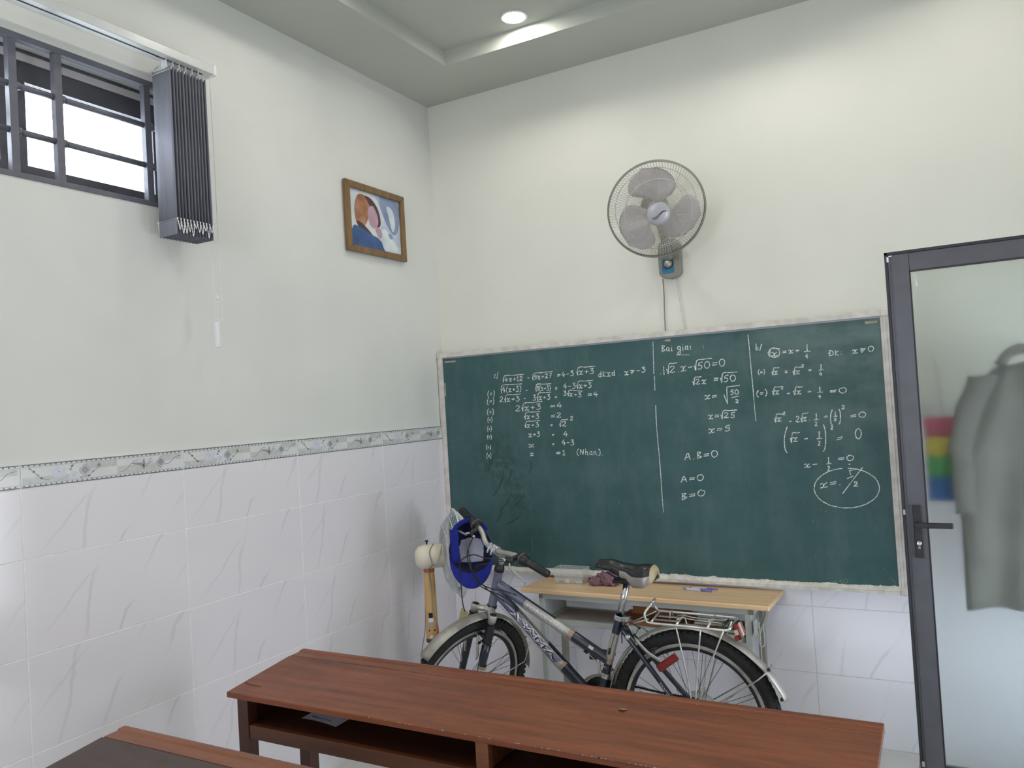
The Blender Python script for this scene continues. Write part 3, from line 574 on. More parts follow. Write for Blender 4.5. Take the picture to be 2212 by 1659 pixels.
tag(er.build('dark_wiped_streaks', m_erase, cb), kind='stuff')
# ================================================================= PICTURE on the left wall
pc = thing('picture_frame', (.0, -.556, 2.575), 'small wooden-framed picture with a blue, brown and white print on the left wall', 'picture')
PY0, PY1, PZ0, PZ1 = -.795, -.317, 2.397, 2.752; fwid = .034
for a, b_, c, d in ((PY0, PY1, PZ1-fwid, PZ1), (PY0, PY1, PZ0, PZ0+fwid)):
    s0, s1 = (fwid, 0) if c > 2.5 else (0, fwid)
    q = [(PY0+(fwid if s0 else 0), c), (PY1-(fwid if s0 else 0), c), (PY1-(fwid if s1 else 0), d), (PY0+(fwid if s1 else 0), d)]
    MB().prism(q, .004, .026, pl='yz').build('frame_rail', m_frame, pc, bev=.004, seg=3)
for k in (0, 1):
    y0, y1 = (PY0, PY0+fwid) if k == 0 else (PY1-fwid, PY1)
    q = [(y0, PZ0+(0 if k == 0 else fwid)), (y1, PZ0+(fwid if k == 0 else 0)), (y1, PZ1-(fwid if k == 0 else 0)), (y0, PZ1-(0 if k == 0 else fwid))]
    MB().prism(q, .004, .026, pl='yz').build('frame_rail', m_frame, pc, bev=.004, seg=3)
pm = [mat('print_'+n_, a, b_, rough=.35, sc=14) for n_, a, b_ in (('pale_blue', 'AEBCD2', 'D5DAE0'), ('cream', 'D8DCD8', 'C2CCD8'), ('tan', 'B98A66', '8A5238'), ('maroon', '4A2C34', '5E3A3C'), ('rose', 'BF9FAC', 'B08C9C'), ('blue', '3A5F94', '2A4A7C'), ('white', 'DCE2E4', 'B9C7D4'), ('grey_blue', '8E9DBA', '7887A8'))]
pb = MB(); IW = PY1-PY0-2*fwid; IH = PZ1-PZ0-2*fwid
pb.box(.006, .011, PY0+fwid-.004, PY1-fwid+.004, PZ0+fwid-.004, PZ1-fwid+.004, 0)
def shape(pts, m_, d):
    pp = cr([(u, v, 0) for u, v in pts], 4, True); pb.poly([(.0112+d*.0001, PY0+fwid+min(1, max(0, p.x))*IW, PZ0+fwid+min(1, max(0, p.y))*IH) for p in pp], m_)
shape([(.02,.3),(.05,.8),(.3,1.0),(.55,.9),(.62,.5),(.4,.1)], 1, 1); shape([(.60,1.0),(.98,.98),(.97,.5),(.85,.35),(.68,.6)], 7, 2); shape([(.74,.85),(.86,.80),(.9,.55),(.84,.4),(.78,.62)], 6, 3)
shape([(.12,.42),(.10,.7),(.18,.92),(.32,.93),(.40,.80),(.34,.5),(.24,.36)], 2, 4); shape([(.30,.93),(.44,.90),(.56,.74),(.60,.5),(.52,.4),(.44,.62),(.38,.8)], 3, 5); shape([(.12,.44),(.24,.42),(.42,.26),(.36,.24),(.2,.30)], 3, 6)
shape([(.36,.72),(.46,.78),(.54,.62),(.54,.46),(.44,.38),(.36,.5)], 4, 7); shape([(.02,.02),(.06,.34),(.2,.34),(.4,.26),(.56,.2),(.66,.02),(.4,.0)], 5, 8)
shape([(.58,.3),(.66,.42),(.76,.36),(.86,.22),(.96,.04),(.7,.0),(.62,.1)], 6, 9); shape([(.48,.38),(.56,.42),(.62,.3),(.56,.22)], 4, 10); shape([(.74,.34),(.8,.36),(.84,.28),(.78,.26)], 7, 11)
pb.build('print', pm, pc)
MB().lathe([(0,0),(.006,0),(.004,.002),(0,.002)], (.026, PY1-fwid*.5, 2.60), (1,0,0), 10).build('frame_stud', m_frame, pc)

# ================================================================= VERTICAL BLIND
bl = thing('vertical_blind', (.10, -1.8, 2.97), 'grey vertical blind gathered at the right end of its white rail above the window', 'blind')
rl = MB().box(.070, .138, -3.62, -1.672, 2.940, 2.974).box(.082, .126, -3.62, -1.674, 2.974, 2.979)
rl.build('head_rail', mat('rail_white', 'D6D8D6', 'C9CBC9', rough=.3, metal=.2), bl, bev=.003)
MB().box(.101, .109, -3.6, -1.70, 2.9385, 2.9405).build('rail_slot', m_black, bl)
MB().box(.100, .103, -3.6, -1.91, 2.9375, 2.939).build('rail_edge', m_white, bl)
MB().box(.066, .142, -1.674, -1.660, 2.936, 2.978).build('end_cap', m_white, bl, bev=.004)
MB().box(.0, .09, -1.80, -1.78, 2.979, 2.984).box(.085, .105, -1.80, -1.77, 2.979, 2.992).build('wall_bracket', m_aludk, bl)
m_vane = mat('vane_fabric', '7C7D87', '73747E', rough=.75, sc=60, sc3=(1, 1, .1))
for i in range(12):
    y = -1.882+i*.0142; dx = random.uniform(-.001, .001)
    vn = MB().grid(lambda a, b_: Vector((.050+dx+.100*a, y+.0035*math.sin(pi*a), 2.283+.617*b_)), 6, 2)
    vo = vn.build('vane', m_vane, bl, (.1, y, 2.6), solid=.0012)
    MB().box(.085, .115, y-.001, y+.001, 2.90, 2.938).box(.060, .14, y-.0025, y+.0025, 2.893, 2.903).build('vane_hanger', m_white if i % 2 else m_clear, vo)
    MB().box(.053, .147, y-.002, y+.0035, 2.283, 2.335).build('weight_pocket', m_vane, vo)
for i in range(11):
    y = -1.884+i*.0142; d = random.uniform(.025, .055)
    for xs, nm in ((.1535, 1), (.0465, 0)):
        P = cr([(xs, y, 2.338), (xs+.003*nm, y+.003, 2.338-d*.6), (xs+.002*nm, y+.007, 2.338-d), (xs+.003*nm, y+.011, 2.338-d*.6), (xs, y+.0142, 2.338)], 5)
        bb_ = MB().tube(P, [.0011 if k % 2 else .0021 for k in range(len(P))], 5); bb_.ball((xs, y, 2.340), .003, 6, 4)
        bb_.build('bead_loop', m_white, bl)
sl = MB()
for k in range(22):
    x = .053+k*.0044; sl.box(x, x+.002, -1.8845, -1.8825, 2.336+.002*(k % 3), 2.3375+.002*(k % 3)); sl.box(x, x+.002, -1.8845, -1.8825, 2.886+.002*(k % 2), 2.888+.002*(k % 2))
tag(sl.build('stitching', m_white, bl), kind='stuff')
def beads(P, r=.0021, nm='bead_chain'):
    b = MB(); P = cr(P, 8); L = [0]
    for a, c in zip(P, P[1:]): L.append(L[-1]+(c-a).length)
    t_, j = 0, 0
    while t_ < L[-1]:
        while L[j+1] < t_: j += 1
        p = P[j].lerp(P[j+1], (t_-L[j])/max(1e-6, L[j+1]-L[j])); b.ball(p, r, 5, 3); t_ += .0062
    b.tube(P, .0007, 4); return tag(b.build(nm, m_white, bl), kind='stuff')
beads([(.125, -1.683, 2.935), (.127, -1.682, 2.6), (.128, -1.683, 2.3), (.128, -1.680, 2.1), (.127, -1.680, 2.00), (.127, -1.694, 1.976), (.126, -1.705, 1.985)])
beads([(.115, -1.700, 2.935), (.119, -1.698, 2.6), (.122, -1.698, 2.2), (.125, -1.698, 1.985)])
MB().tube(cr([(.12, -1.71, 2.935), (.122, -1.713, 2.5), (.125, -1.713, 2.0), (.127, -1.712, 1.975)], 4), .0008, 5).build('pull_cord', m_white, bl)
MB().box(.118, .136, -1.716, -1.700, 1.877, 1.975).build('cord_weight', m_white, bl, bev=.004, seg=3)
MB().lathe([(0, 0), (.004, 0), (.004, .018), (0, .018)], (.1255, -1.698, 2.06), (0, 0, 1), 8).build('chain_joiner', m_white, bl)

# ================================================================= WALL FAN
m_fgrey = mat('fan_grey_plastic', '8C8C82', '7F7F75', rough=.45, sc=14); m_wire = mat('guard_wire', 'D2CFC7', 'BCB9B0', rough=.4, metal=.3, sc=40)
m_blade = mat('fan_blade_grey', 'C0BABA', 'B2ACAC', rough=.35, sc=9); m_hub = mat('hub_silver', 'BDBCC2', 'B0AFB6', rough=.35, sc=5, metal=.2)
m_stick = mat('blue_label', '1F5E9A', '2E8BA0', rough=.3, sc=40)
wf = thing('wall_fan', (1.39, 0, 2.24), 'grey wall-mounted fan with three blades and wire guard above the chalkboard', 'fan')
MB().prism([(1.333+.112*a, 2.168+.19*b_) for a, b_ in ((0, .12), (.12, .02), (.5, -.03), (.88, .02), (1, .12), (1, .85), (.8, 1), (.2, 1), (0, .85))], -.040, -.001).build('mount_plate', m_fgrey, wf, bev=.006, seg=3)
MB().box(1.352, 1.410, -.0425, -.040, 2.190, 2.262).build('label_sticker', m_stick, wf)
MB().box(1.372, 1.405, -.0445, -.0405, 2.30, 2.345).build('speed_label', m_stick, wf)
MB().lathe([(.0, 0), (.021, 0), (.021, .008), (.014, .012), (.012, .022), (0, .024)], (1.384, -.042, 2.236), (0, -1, 0), 24).build('control_knob', m_silver, wf)
MB().lathe([(.021, .0), (.025, .0), (.025, .007), (.021, .007)], (1.384, -.042, 2.236), (0, -1, 0), 24).build('knob_ring', m_black, wf)
MB().tube(cr([(1.390, -.04, 2.262), (1.392, -.07, 2.30), (1.398, -.13, 2.36), (1.405, -.19, 2.41)], 5), [.024, .024, .023, .022, .022, .022, .022, .022, .022, .022, .022, .022, .022, .022, .024, .026], 12).build('support_arm', m_fgrey, wf)
nf = Vector((.40, -.88, -.48)).normalized(); gc = Vector((1.437, -.33, 2.438))
xr = Vector((0, 0, 1)).cross(nf).normalized(); yr = nf.cross(xr)
FM = Matrix((xr, yr, nf)).transposed().to_4x4(); FM.translation = gc
def fan_head(parent, FM, R, mw, rim_m, nw=92, hubr=.055, dep=.075, back=.08, blades=m_blade, ang0=.35, motor=m_fgrey, hub=m_hub, wr_=.0011, logo=True, mlen=.11, mr=.062, bw=1.75, rimk=1.0):
    fr_ = MB(); bk = MB()
    def fz(r): return dep*(1-((r-hubr)/(R-hubr))**2.6)
    def bz(r): return -back*(1-((r-hubr)/(R-hubr))**2.6)
    for k in range(nw):
        a = 2*pi*k/nw; rs = [hubr-.004+(R-hubr+.004)*q/9 for q in range(10)]
        fr_.tube([(r*math.cos(a), r*math.sin(a), fz(max(r, hubr))) for r in rs], wr_, 3, caps=False)
        a2 = a+.02; bk.tube([(r*math.cos(a2+.5*(r/R)), r*math.sin(a2+.5*(r/R)), bz(max(r, hubr))) for r in rs], wr_*.72, 3, caps=False)
    for q in (.70,): fr_.tube([(q*R*math.cos(a), q*R*math.sin(a), fz(q*R)+.001) for a in [2*pi*k/48 for k in range(48)]], .0016, 5, closed=True)
    for q in (.62, .86): bk.tube([(q*R*math.cos(a), q*R*math.sin(a), bz(q*R)-.001) for a in [2*pi*k/48 for k in range(48)]], .0016, 5, closed=True)
    fr_.xf(FM).build('front_guard', mw, parent); bk.xf(FM).build('back_guard', mw, parent)
    MB().lathe([(R-.001, .006*rimk), (R+.006*rimk, .005*rimk), (R+.008*rimk, -.004*rimk), (R+.006*rimk, -.014*rimk), (R-.001, -.014*rimk)], (0, 0, 0), (0, 0, 1), 72).xf(FM).build('guard_rim', rim_m, parent)
    MB().lathe([(0, dep+.012), (.03, dep+.0105), (hubr-.006, dep+.005), (hubr, dep-.002), (hubr, dep-.008)], (0, 0, 0), (0, 0, 1), 36).xf(FM).build('guard_badge', hub, parent)
    for k in range(3):
        a0 = ang0+k*2*pi/3
        def bf(u, v):
            r = .035+(R-.050)*u; wid = 1.05*math.sin(pi*min(1, (u*.86+.14)))**.55*(.55+.45*math.sin(pi*u*.62+.15)); 
            if u > .9: wid *= math.sqrt(max(0.0, 1-((u-.9)/.1)**2))*.75+.25
            a = a0+.55*u+(v-.5)*wid*bw; return Vector((r*math.cos(a), r*math.sin(a), .004+.030*(v-.5)*(1-.3*u)+.008*math.sin(pi*v)))
        MB().grid(bf, 14, 10).xf(FM).build('blade', blades, parent, solid=.002)
    MB().lathe([(0, .042), (.022, .040), (.036, .030), (.040, -.02), (.0, -.02)], (0, 0, 0), (0, 0, 1), 28).xf(FM).build('blade_hub', blades, parent)
    MB().lathe([(0, -back-mlen), (mr*.55, -back-mlen+.004), (mr*.9, -back-mlen+.022), (mr, -back-mlen+.05), (mr, -back+.0), (mr*.8, -back+.012), (0, -back+.012)], (0, 0, 0), (0, 0, 1), 28).xf(FM).build('motor_housing', motor, parent)
fan_head(wf, FM, .216, m_wire, m_fgrey, dep=.075, back=.065, mlen=.085, ang0=-.72, nw=100, wr_=.0012)
lg = MB()
for off, k in ((0, 1), (.007, -1)):
    P = cr([(-.030+off, -.016-off, 0), (-.014+off, -.012-off*.5, 0), (.004, .004-off, 0), (.020, .014-off*.2, 0), (.036, .012, 0)], 6)
    lg.tube([(p.x, p.y, .0875-.02*(p.x**2+p.y**2)/.003*.12) for p in P], .0013, 5)
lg.xf(FM).build('badge_swirl', m_black, wf)
MB().tube(cr([(1.345, -.02, 2.17), (1.344, -.012, 2.10), (1.341, -.012, 2.02), (1.338, -.010, 1.93), (1.338, -.012, 1.90)], 5), .0028, 6).build('power_cord', m_cable, wf)
MB().tube(cr([(1.412, -.012, 2.168), (1.416, -.006, 2.08), (1.424, -.005, 2.0), (1.436, -.006, 1.905)], 5), .0011, 5).build('pull_string', m_wire, wf)
MB().tube(cr([(1.420, -.012, 2.168), (1.426, -.006, 2.08), (1.436, -.005, 2.0), (1.444, -.006, 1.905)], 5), .0008, 5).build('pull_string', m_wire, wf)

# ================================================================= PEDESTAL FAN in the corner
pf = thing('pedestal_fan', (.216, -.545, 0), 'old cream pedestal fan with yellowed pole and white mesh-covered guard in the corner', 'fan')
ax = Vector((.74, .67, .03)).normalized(); g2 = Vector((.335, -.460, .868)); xr = Vector((0, 0, 1)).cross(ax).normalized(); yr = ax.cross(xr)
PM = Matrix((xr, yr, ax)).transposed().to_4x4(); PM.translation = g2
m_grn = mat('green_fan_blade', '2F8A6C', '277A5F', rough=.3, sc=9); m_net = mat('white_guard_wire', 'DCDCDE', 'C8C8CC', rough=.5, sc=40)
fan_head(pf, PM, .219, m_net, m_net, nw=84, dep=.07, back=.075, rimk=.45, blades=m_grn, motor=m_cream, hub=m_cream, wr_=.0014, mlen=.14, mr=.060)
nb = MB()
for r0 in [.07+.0062*k for k in range(23)]:
    a0, a1 = (.0, 2*pi) if r0 > .17 else (.35, 1.9)
    z = -.075*(1-((r0-.055)/.157)**2.6); nb.tube([(r0*math.cos(a0+(a1-a0)*k/40), r0*math.sin(a0+(a1-a0)*k/40), z-.003) for k in range(41)], .0009, 3, caps=False)
tag(nb.xf(PM).build('mesh_cover', m_net, pf), kind='stuff')
m_film = NT('torn_mesh_film'); m_film.set(Base_Color=lin('E4E4E8'), Roughness=.7, Alpha=.22); m_film = m_film.m
def film(u, v):
    a = .15+2.0*u; r = .075+(.125+.02*math.sin(a*9))*v; z = -.075*(1-((r-.055)/.157)**2.6) if r > .055 else -.075
    return Vector((r*math.cos(a), r*math.sin(a), z-.006-.004*math.sin(u*15+v*9)))
MB().grid(lambda u, v: film(.25+.45*u, v), 18, 8).xf(PM).build('mesh_film', m_film, pf)
bx, by = .216, -.545
MB().lathe([(.030, .452), (.030, .455), (.0295, .60), (.0275, .74), (.025, .79)], (bx, by, 0), (0, 0, 1), 28).build('pole_sleeve', m_orange, pf)
MB().lathe([(.0262, .785), (.0272, .79), (.0268, .812), (.0255, .815)], (bx, by, 0), (0, 0, 1), 28).build('collar_ring', m_redor, pf)
MB().lathe([(0, .44), (.0315, .44), (.0325, .452), (.030, .458)], (bx, by, 0), (0, 0, 1), 28).build('sleeve_cap', mat('brown_ring', '5B4330', rough=.5), pf)
MB().lathe([(0, .02), (.021, .02), (.021, .44), (0, .44)], (bx, by, 0), (0, 0, 1), 24).build('lower_pole', mat('aged_pole', 'CFC0A0', 'B9A988', rough=.5), pf)
MB().lathe([(0, 0), (.17, 0), (.175, .012), (.16, .03), (.06, .05), (.03, .06), (0, .06)], (bx, by, 0), (0, 0, 1), 36).build('base', m_cream, pf)
MB().box(bx-.016, bx+.018, by-.020, by+.016, .812, .862).box(bx-.012, bx+.022, by-.012, by+.02, .86, .885).build('neck', m_cream, pf, bev=.004)
MB().tube([(bx+.012, by+.0, .80), (bx+.024, by+.012, .85)], .014, 8).build('neck_joint', m_dark, pf)
sp_ = Vector((-.5, -.86, 0)).normalized()*-1
cdir = Vector((.58, -.81, 0)).normalized(); sdir = Vector((.81, .58, 0))
for z_, s_x, w_, h_, m_ in ((.575, -.004, .010, .012, m_dark), (.552, -.004, .011, .010, m_paper), (.53, -.004, .011, .009, mat('pale_blue_label', 'A9B4C4', rough=.5))):
    c = Vector((bx, by, z_))+cdir*.0295+sdir*s_x; MB().obox(c, (sdir, cdir, (0, 0, 1)), (w_, .0012, h_)).build('pole_label', m_, pf)
for z_, s_x, r_, m_ in ((.76, .0, .0035, m_white), (.705, .010, .003, m_white), (.50, -.014, .004, m_dark), (.50, .012, .0045, m_dark)):
    MB().ball(Vector((bx, by, z_))+cdir*.0265+sdir*s_x, r_, 8, 5).build('rivet', m_, pf)
MB().lathe([(0, 0), (.010, 0), (.010, .012), (0, .014)], Vector((bx, by, .470))+cdir*.029-sdir*.004, cdir, 16).build('height_knob', m_cream, pf)
hm = g2-ax*.135
MB().lathe([(.0, -.002), (.004, 0), (.004, .012), (.008, .013), (.009, .020), (0, .021)], hm+Vector((-.02, 0, .058)), (0, 0, 1), 12).build('oscillation_knob', m_black, pf)
P = cr([hm+Vector((.02, .0, .062)), hm+Vector((.03, -.05, .03)), hm+Vector((.045, -.055, -.03)), Vector((bx+.02, by-.03, .80)), Vector((bx+.028, by-.028, .70)), Vector((bx+.032, by-.03, .60)), Vector((bx+.045, by-.02, .52)), Vector((bx+.045, by-.02, .44)), Vector((bx+.03, by-.03, .30)), Vector((bx+.05, by-.06, .02))], 6)
MB().tube(P, .0028, 6).build('power_cord', m_cable, pf)
MB().tube(cr([hm+Vector((.05, .03, .06)), hm+Vector((.075, -.02, .03)), hm+Vector((.065, -.045, -.03)), Vector((bx+.03, by-.03, .83)), Vector((bx-.02, by-.035, .82)), Vector((bx-.034, by-.01, .84)), hm+Vector((.0, -.05, -.05))], 6), .002, 6).build('wound_cord', m_cable, pf)
MB().tube(cr([Vector((bx+.046, by-.02, .53)), Vector((bx+.05, by-.022, .49)), Vector((bx+.044, by-.022, .445))], 5), .0042, 6).build('red_cord_end', m_redor, pf)
MB().tube(cr([Vector((bx-.035, by+.0, .62)), Vector((bx-.036, by-.01, .50)), Vector((bx-.055, by-.02, .40)), Vector((bx-.07, by-.03, .28))], 5), .002, 6).build('trailing_cord', m_cable, pf)
MB().ball((bx+.0, by-.022, .40), (.022, .012, .02), 10, 6).ball((bx-.012, by-.02, .365), (.016, .012, .024), 10, 6).build('crumpled_tape', mat('crumpled_film', 'CFC8B4', 'A89F86', rough=.5, sc=70, bump=.8, bsc=90), pf)

# ================================================================= STUDENT TABLE under the board
tb = thing('student_table', (1.21, -.18, 0), 'narrow wooden-topped table on grey steel legs under the chalkboard', 'table')
TM = Matrix.Translation((.606, -.318, 0)) @ Matrix.Rotation(-.0222, 4, 'Z'); TL, TD, TZ_ = 1.215, .300, .675
MB().box(0, TL, 0, TD, TZ_-.022, TZ_).xf(TM).build('tabletop', m_pine, tb, bev=.005, seg=3)
fr2 = MB().box(.085, TL-.075, .03, .055, TZ_-.052, TZ_-.022).box(.085, TL-.075, TD-.05, TD-.025, TZ_-.052, TZ_-.022).box(.085, .11, .03, TD-.03, TZ_-.052, TZ_-.022).box(TL-.10, TL-.075, .03, TD-.03, TZ_-.052, TZ_-.022)
fr2.xf(TM).build('top_frame', m_greymet, tb, bev=.002)
for x in (.085, TL-.115):
    for y in (.030, TD-.058): MB().box(x, x+.030, y, y+.028, 0, TZ_-.050).xf(TM).build('leg', m_greymet if y < .1 else m_tan, tb, bev=.003)
MB().box(.115, TL-.115, .04, .062, .497, .525).box(.115, TL-.115, TD-.045, TD-.025, .497, .525).box(.115, .135, .04, TD-.03, .497, .525).box(TL-.135, TL-.115, .04, TD-.03, .497, .525).xf(TM).build('shelf_frame', m_greymet, tb, bev=.002)
MB().box(.135, TL-.135, .06, TD-.04, .512, .522).xf(TM).build('shelf_panel', mat('shelf_grey', '9A948E', '8C867F', rough=.6), tb)
for x, sgn in ((.10, 1), (TL-.06, 1)):
    MB().tube(cr([(x, TD-.10, TZ_-.03), (x, TD-.11, TZ_-.09), (x-.012, TD-.14, TZ_-.13), (x-.02, TD-.18, TZ_-.15)], 5), .016, 8, flat=.5).xf(TM).build('curved_brace', m_tan, tb)
MB().box(.105, .111, .055, TD-.05, .52, .62).xf(TM).build('end_panel', m_greymet, tb); MB().box(TL-.112, TL-.106, .06, TD-.05, .50, .64).xf(TM).build('end_panel', m_greymet, tb)
MB().box(TL-.075, TL-.072, .02, .075, .535, .60).xf(TM).build('hook_plate', m_greymet, tb)
MB().tube(cr([(TL-.066, .03, .595), (TL-.060, .028, .55), (TL-.055, .03, .50), (TL-.045, .04, .49), (TL-.040, .05, .51), (TL-.042, .05, .585)], 5), .0022, 6).xf(TM).build('bag_hook', m_greymet, tb)
MB().tube([(TL-.05, .02, .60), (TL-.048, .02, .35)], .002, 6).xf(TM).build('hanging_wire', m_greymet, tb)
for x in (.10, TL-.10): MB().box(x-.012, x+.012, .05, TD-.05, .08, .105).xf(TM).build('side_stretcher', m_greymet, tb)
def onT(x, y, z): return TM @ Vector((x, y, z))
# contents of the shelf
fo = MB().box(.16, .47, .075, .24, .523, .526).xf(TM @ Matrix.Identity(4)).build('folder', mat('grey_cardboard', 'A59C96', '978E88', rough=.7), None, (.9, -.2, .52)); tag(fo, 'flat grey cardboard folder on the left of the table shelf', 'folder')
wt = thing('wooden_tray', tuple(onT(.66, .15, .523)), 'brown wooden tray with raised edges on the table shelf behind the bicycle seat tube', 'tray')
MB().box(.48, .82, .07, .25, .523, .528).xf(TM).build('tray_floor', m_tray, wt)
MB().box(.48, .82, .07, .078, .528, .545).box(.48, .82, .242, .25, .528, .545).box(.48, .488, .07, .25, .528, .545).box(.812, .82, .07, .25, .528, .545).xf(TM).build('tray_rim', m_tray, wt)
MB().box(.50, .80, .23, .235, .545, .575).xf(TM).build('tray_back', m_tray, wt)
for k, (x0, x1, c, n_, lb_) in enumerate(((.83, .95, '8E5B33', 'notebook', 'brown-covered notebook on the right of the table shelf'), (.955, 1.06, '7E9A4A', 'book', 'green-covered book at the far right of the table shelf'))):
    bk = thing(n_, tuple(onT((x0+x1)/2, .15, .523)), lb_, 'book')
    MB().box(x0, x1, .08, .24, .5235, .5255).box(x0, x1, .08, .24, .5345, .5365).xf(TM).build('cover', mat('cover_%d' % k, c, rough=.5, sc=40), bk); MB().box(x0+.002, x1-.002, .081, .238, .5255, .5345).xf(TM).build('pages', m_paper, bk)
for k in range(2):
    st = MB().box(.845+.0*k, 1.0, .12+.05*k, .135+.05*k, .5375, .5475).xf(TM).build('ruler', m_white, None, tuple(onT(.9, .15, .54))); tag(st, ('front' if k == 0 else 'rear')+' of two white plastic strips lying on the notebook on the table shelf', 'ruler')
# chalk box
bxo = Vector((.812, -.150, TZ_)); cbx = thing('chalk_box', tuple(bxo), 'clear plastic box of chalk pieces on the left of the table', 'box')
W0, W1, D0, D1, HB = .074, .082, .036, .042, .078
def bxw(a, b_): 
    q = MB()
    (x0, y0), (x1, y1) = a, b_
    P0 = bxo+Vector((x0*W0, y0*D0, .002)); P1 = bxo+Vector((x1*W0, y1*D0, .002)); P2 = bxo+Vector((x1*W1, y1*D1, HB)); P3 = bxo+Vector((x0*W1, y0*D1, HB)); inn = Vector((-(x0+x1)*.0013, -(y0+y1)*.0013, 0))*.8
    q.add([P0, P1, P2, P3, P0+inn, P1+inn, P2+inn, P3+inn], [(0,1,2,3),(7,6,5,4),(0,4,5,1),(1,5,6,2),(2,6,7,3),(3,7,4,0)]); return q.build('side_wall', m_clear, cbx)
for a, b_ in (((-1,-1),(1,-1)), ((1,-1),(1,1)), ((1,1),(-1,1)), ((-1,1),(-1,-1))): bxw(a, b_)
MB().box(bxo.x-W0, bxo.x+W0, bxo.y-D0, bxo.y+D0, TZ_, TZ_+.003).build('box_floor', m_clear, cbx)
m_rimc = mat('acrylic_edge', 'C9CCCB', 'B5B8B7', rough=.2)
c4 = [bxo+Vector((a*W1, b_*D1, HB)) for a, b_ in ((-1,-1),(1,-1),(1,1),(-1,1))]; MB().tube(c4, .0011, 5, closed=True).build('box_rim', m_rimc, cbx)
em = MB()
for a, b_ in ((-1,-1),(1,-1),(1,1),(-1,1)): em.tube([bxo+Vector((a*W0, b_*D0, .001)), bxo+Vector((a*W1, b_*D1, HB))], .0009, 5)
em.tube([bxo+Vector((a*W0, b_*D0, .001)) for a, b_ in ((-1,-1),(1,-1),(1,1),(-1,1))], .0009, 5, closed=True); em.build('box_edges', m_rimc, cbx)
m_ch = {'white': mat('white_chalk', 'E6E4DC', rough=.9), 'pink': mat('pink_chalk', 'D79A8C', rough=.9), 'green': mat('olive_chalk', 'A3A060', rough=.9)}
for k, (x, y, l, a, c, lb_) in enumerate(((-.050, -.012, .030, .3, 'green', 'olive chalk piece at the left end inside the clear box'), (-.034, -.018, .016, -.2, 'pink', 'short pink chalk stub left of the white stick in the clear box'),
    (-.018, -.022, .034, -.45, 'white', 'white chalk stick lying slanted in the middle of the clear box'), (-.030, .010, .022, .1, 'white', 'short white chalk piece lying behind the slanted stick in the clear box'), (.016, -.018, .034, .35, 'pink', 'pink chalk stick right of centre in the clear box'),
    (.048, -.016, .036, .15, 'white', 'white chalk stick at the right end of the clear box'), (.032, .012, .056, .25, 'green', 'long olive chalk stick at the back right of the clear box'))):
    c_ = bxo+Vector((x, y, .0085)); d = Vector((math.cos(a), math.sin(a), 0))*l*.5
    tag(MB().tube([c_-d, c_+d], [.0048, .0055], 10).build('chalk_stick', m_ch[c], None, tuple(c_)), lb_, 'chalk', 'chalk pieces in the clear box')
# striped cloth
t = NT('striped_cloth'); tcn = t.n('ShaderNodeTexCoord'); wv = t.n('ShaderNodeTexWave'); wv.inputs['Scale'].default_value = 28; wv.inputs['Distortion'].default_value = 2.2; wv.inputs['Detail'].default_value = 1; t.l(tcn.outputs['Object'], wv.inputs[0])
rp = t.n('ShaderNodeValToRGB'); t.l(wv.outputs[1], rp.inputs[0]); el = rp.color_ramp.elements
el[0].position = 0; el[0].color = lin('3F3A58'); el[1].position = 1; el[1].color = lin('6E4152')
for p_, c_ in ((.3, '7E4C5C'), (.5, 'D2BBA6'), (.62, '4F4C74'), (.8, '9A5A66')): e_ = el.new(p_); e_.color = lin(c_)
t.l(rp.outputs[0], t.b.inputs['Base Color']); t.set(Roughness=.9); m_strip = t.m
cl = thing('striped_rag', (1.0, -.155, TZ_), 'crumpled purple and cream striped rag on the table beside the chalk box', 'cloth')
def lump(c, r, sd, amp=.22):
    c = Vector(c)
    def fn(a, b_):
        t1, p1 = 2*pi*a, pi*b_; d = Vector((math.sin(p1)*math.cos(t1), math.sin(p1)*math.sin(t1), math.cos(p1)))
        k = 1+amp*math.sin(3*d.x*2+sd+4*d.z)*math.cos(4*d.y+sd*2)+amp*.6*math.sin(9*d.x+7*d.z+sd)+amp*.4*math.sin(14*d.y-9*d.z+sd)
        q = c+Vector((d.x*r[0], d.y*r[1], d.z*r[2]))*k; q.z = max(q.z, TZ_+.001); return q
    return fn
MB().grid(lump((1.022, -.150, TZ_+.028), (.045, .038, .034), 1.0), 30, 20).build('large_fold', m_strip, cl)
MB().grid(lump((.952, -.165, TZ_+.018), (.038, .028, .022), 2.3), 26, 18).build('small_fold', m_strip, cl)
MB().grid(lump((.985, -.128, TZ_+.036), (.040, .026, .022), 4.0), 26, 18).build('top_fold', m_strip, cl)
m_pen = mat('pen_blue', '7874B8', rough=.3); m_pencl = mat('pen_barrel', 'C9CCDC', rough=.2)
for k, (x, y, a, lb_) in enumerate(((1.40, -.118, -.03, 'rearmost of the three blue-capped ballpoint pens on the table'), (1.375, -.135, -.12, 'middle one of the three blue-capped ballpoint pens on the table'), (1.385, -.150, -.16, 'front of the three blue-capped ballpoint pens on the table'))):
    d = Vector((math.cos(a), math.sin(a)*.6, 0)); p0 = Vector((x, y, TZ_+.0045)); pn = thing('pen', tuple(p0), lb_, 'pen', 'ballpoint pens on the table')
    MB().tube([p0, p0+d*.010, p0+d*.095], [.001, .0036, .0038], 8).build('barrel', m_pencl, pn); MB().tube([p0+d*.095, p0+d*.145], [.0048, .0046], 8).build('cap', m_pen, pn); MB().tube([p0+d*.010, p0+d*.02], [.0037, .0039], 8).build('grip_tip', m_pen, pn)
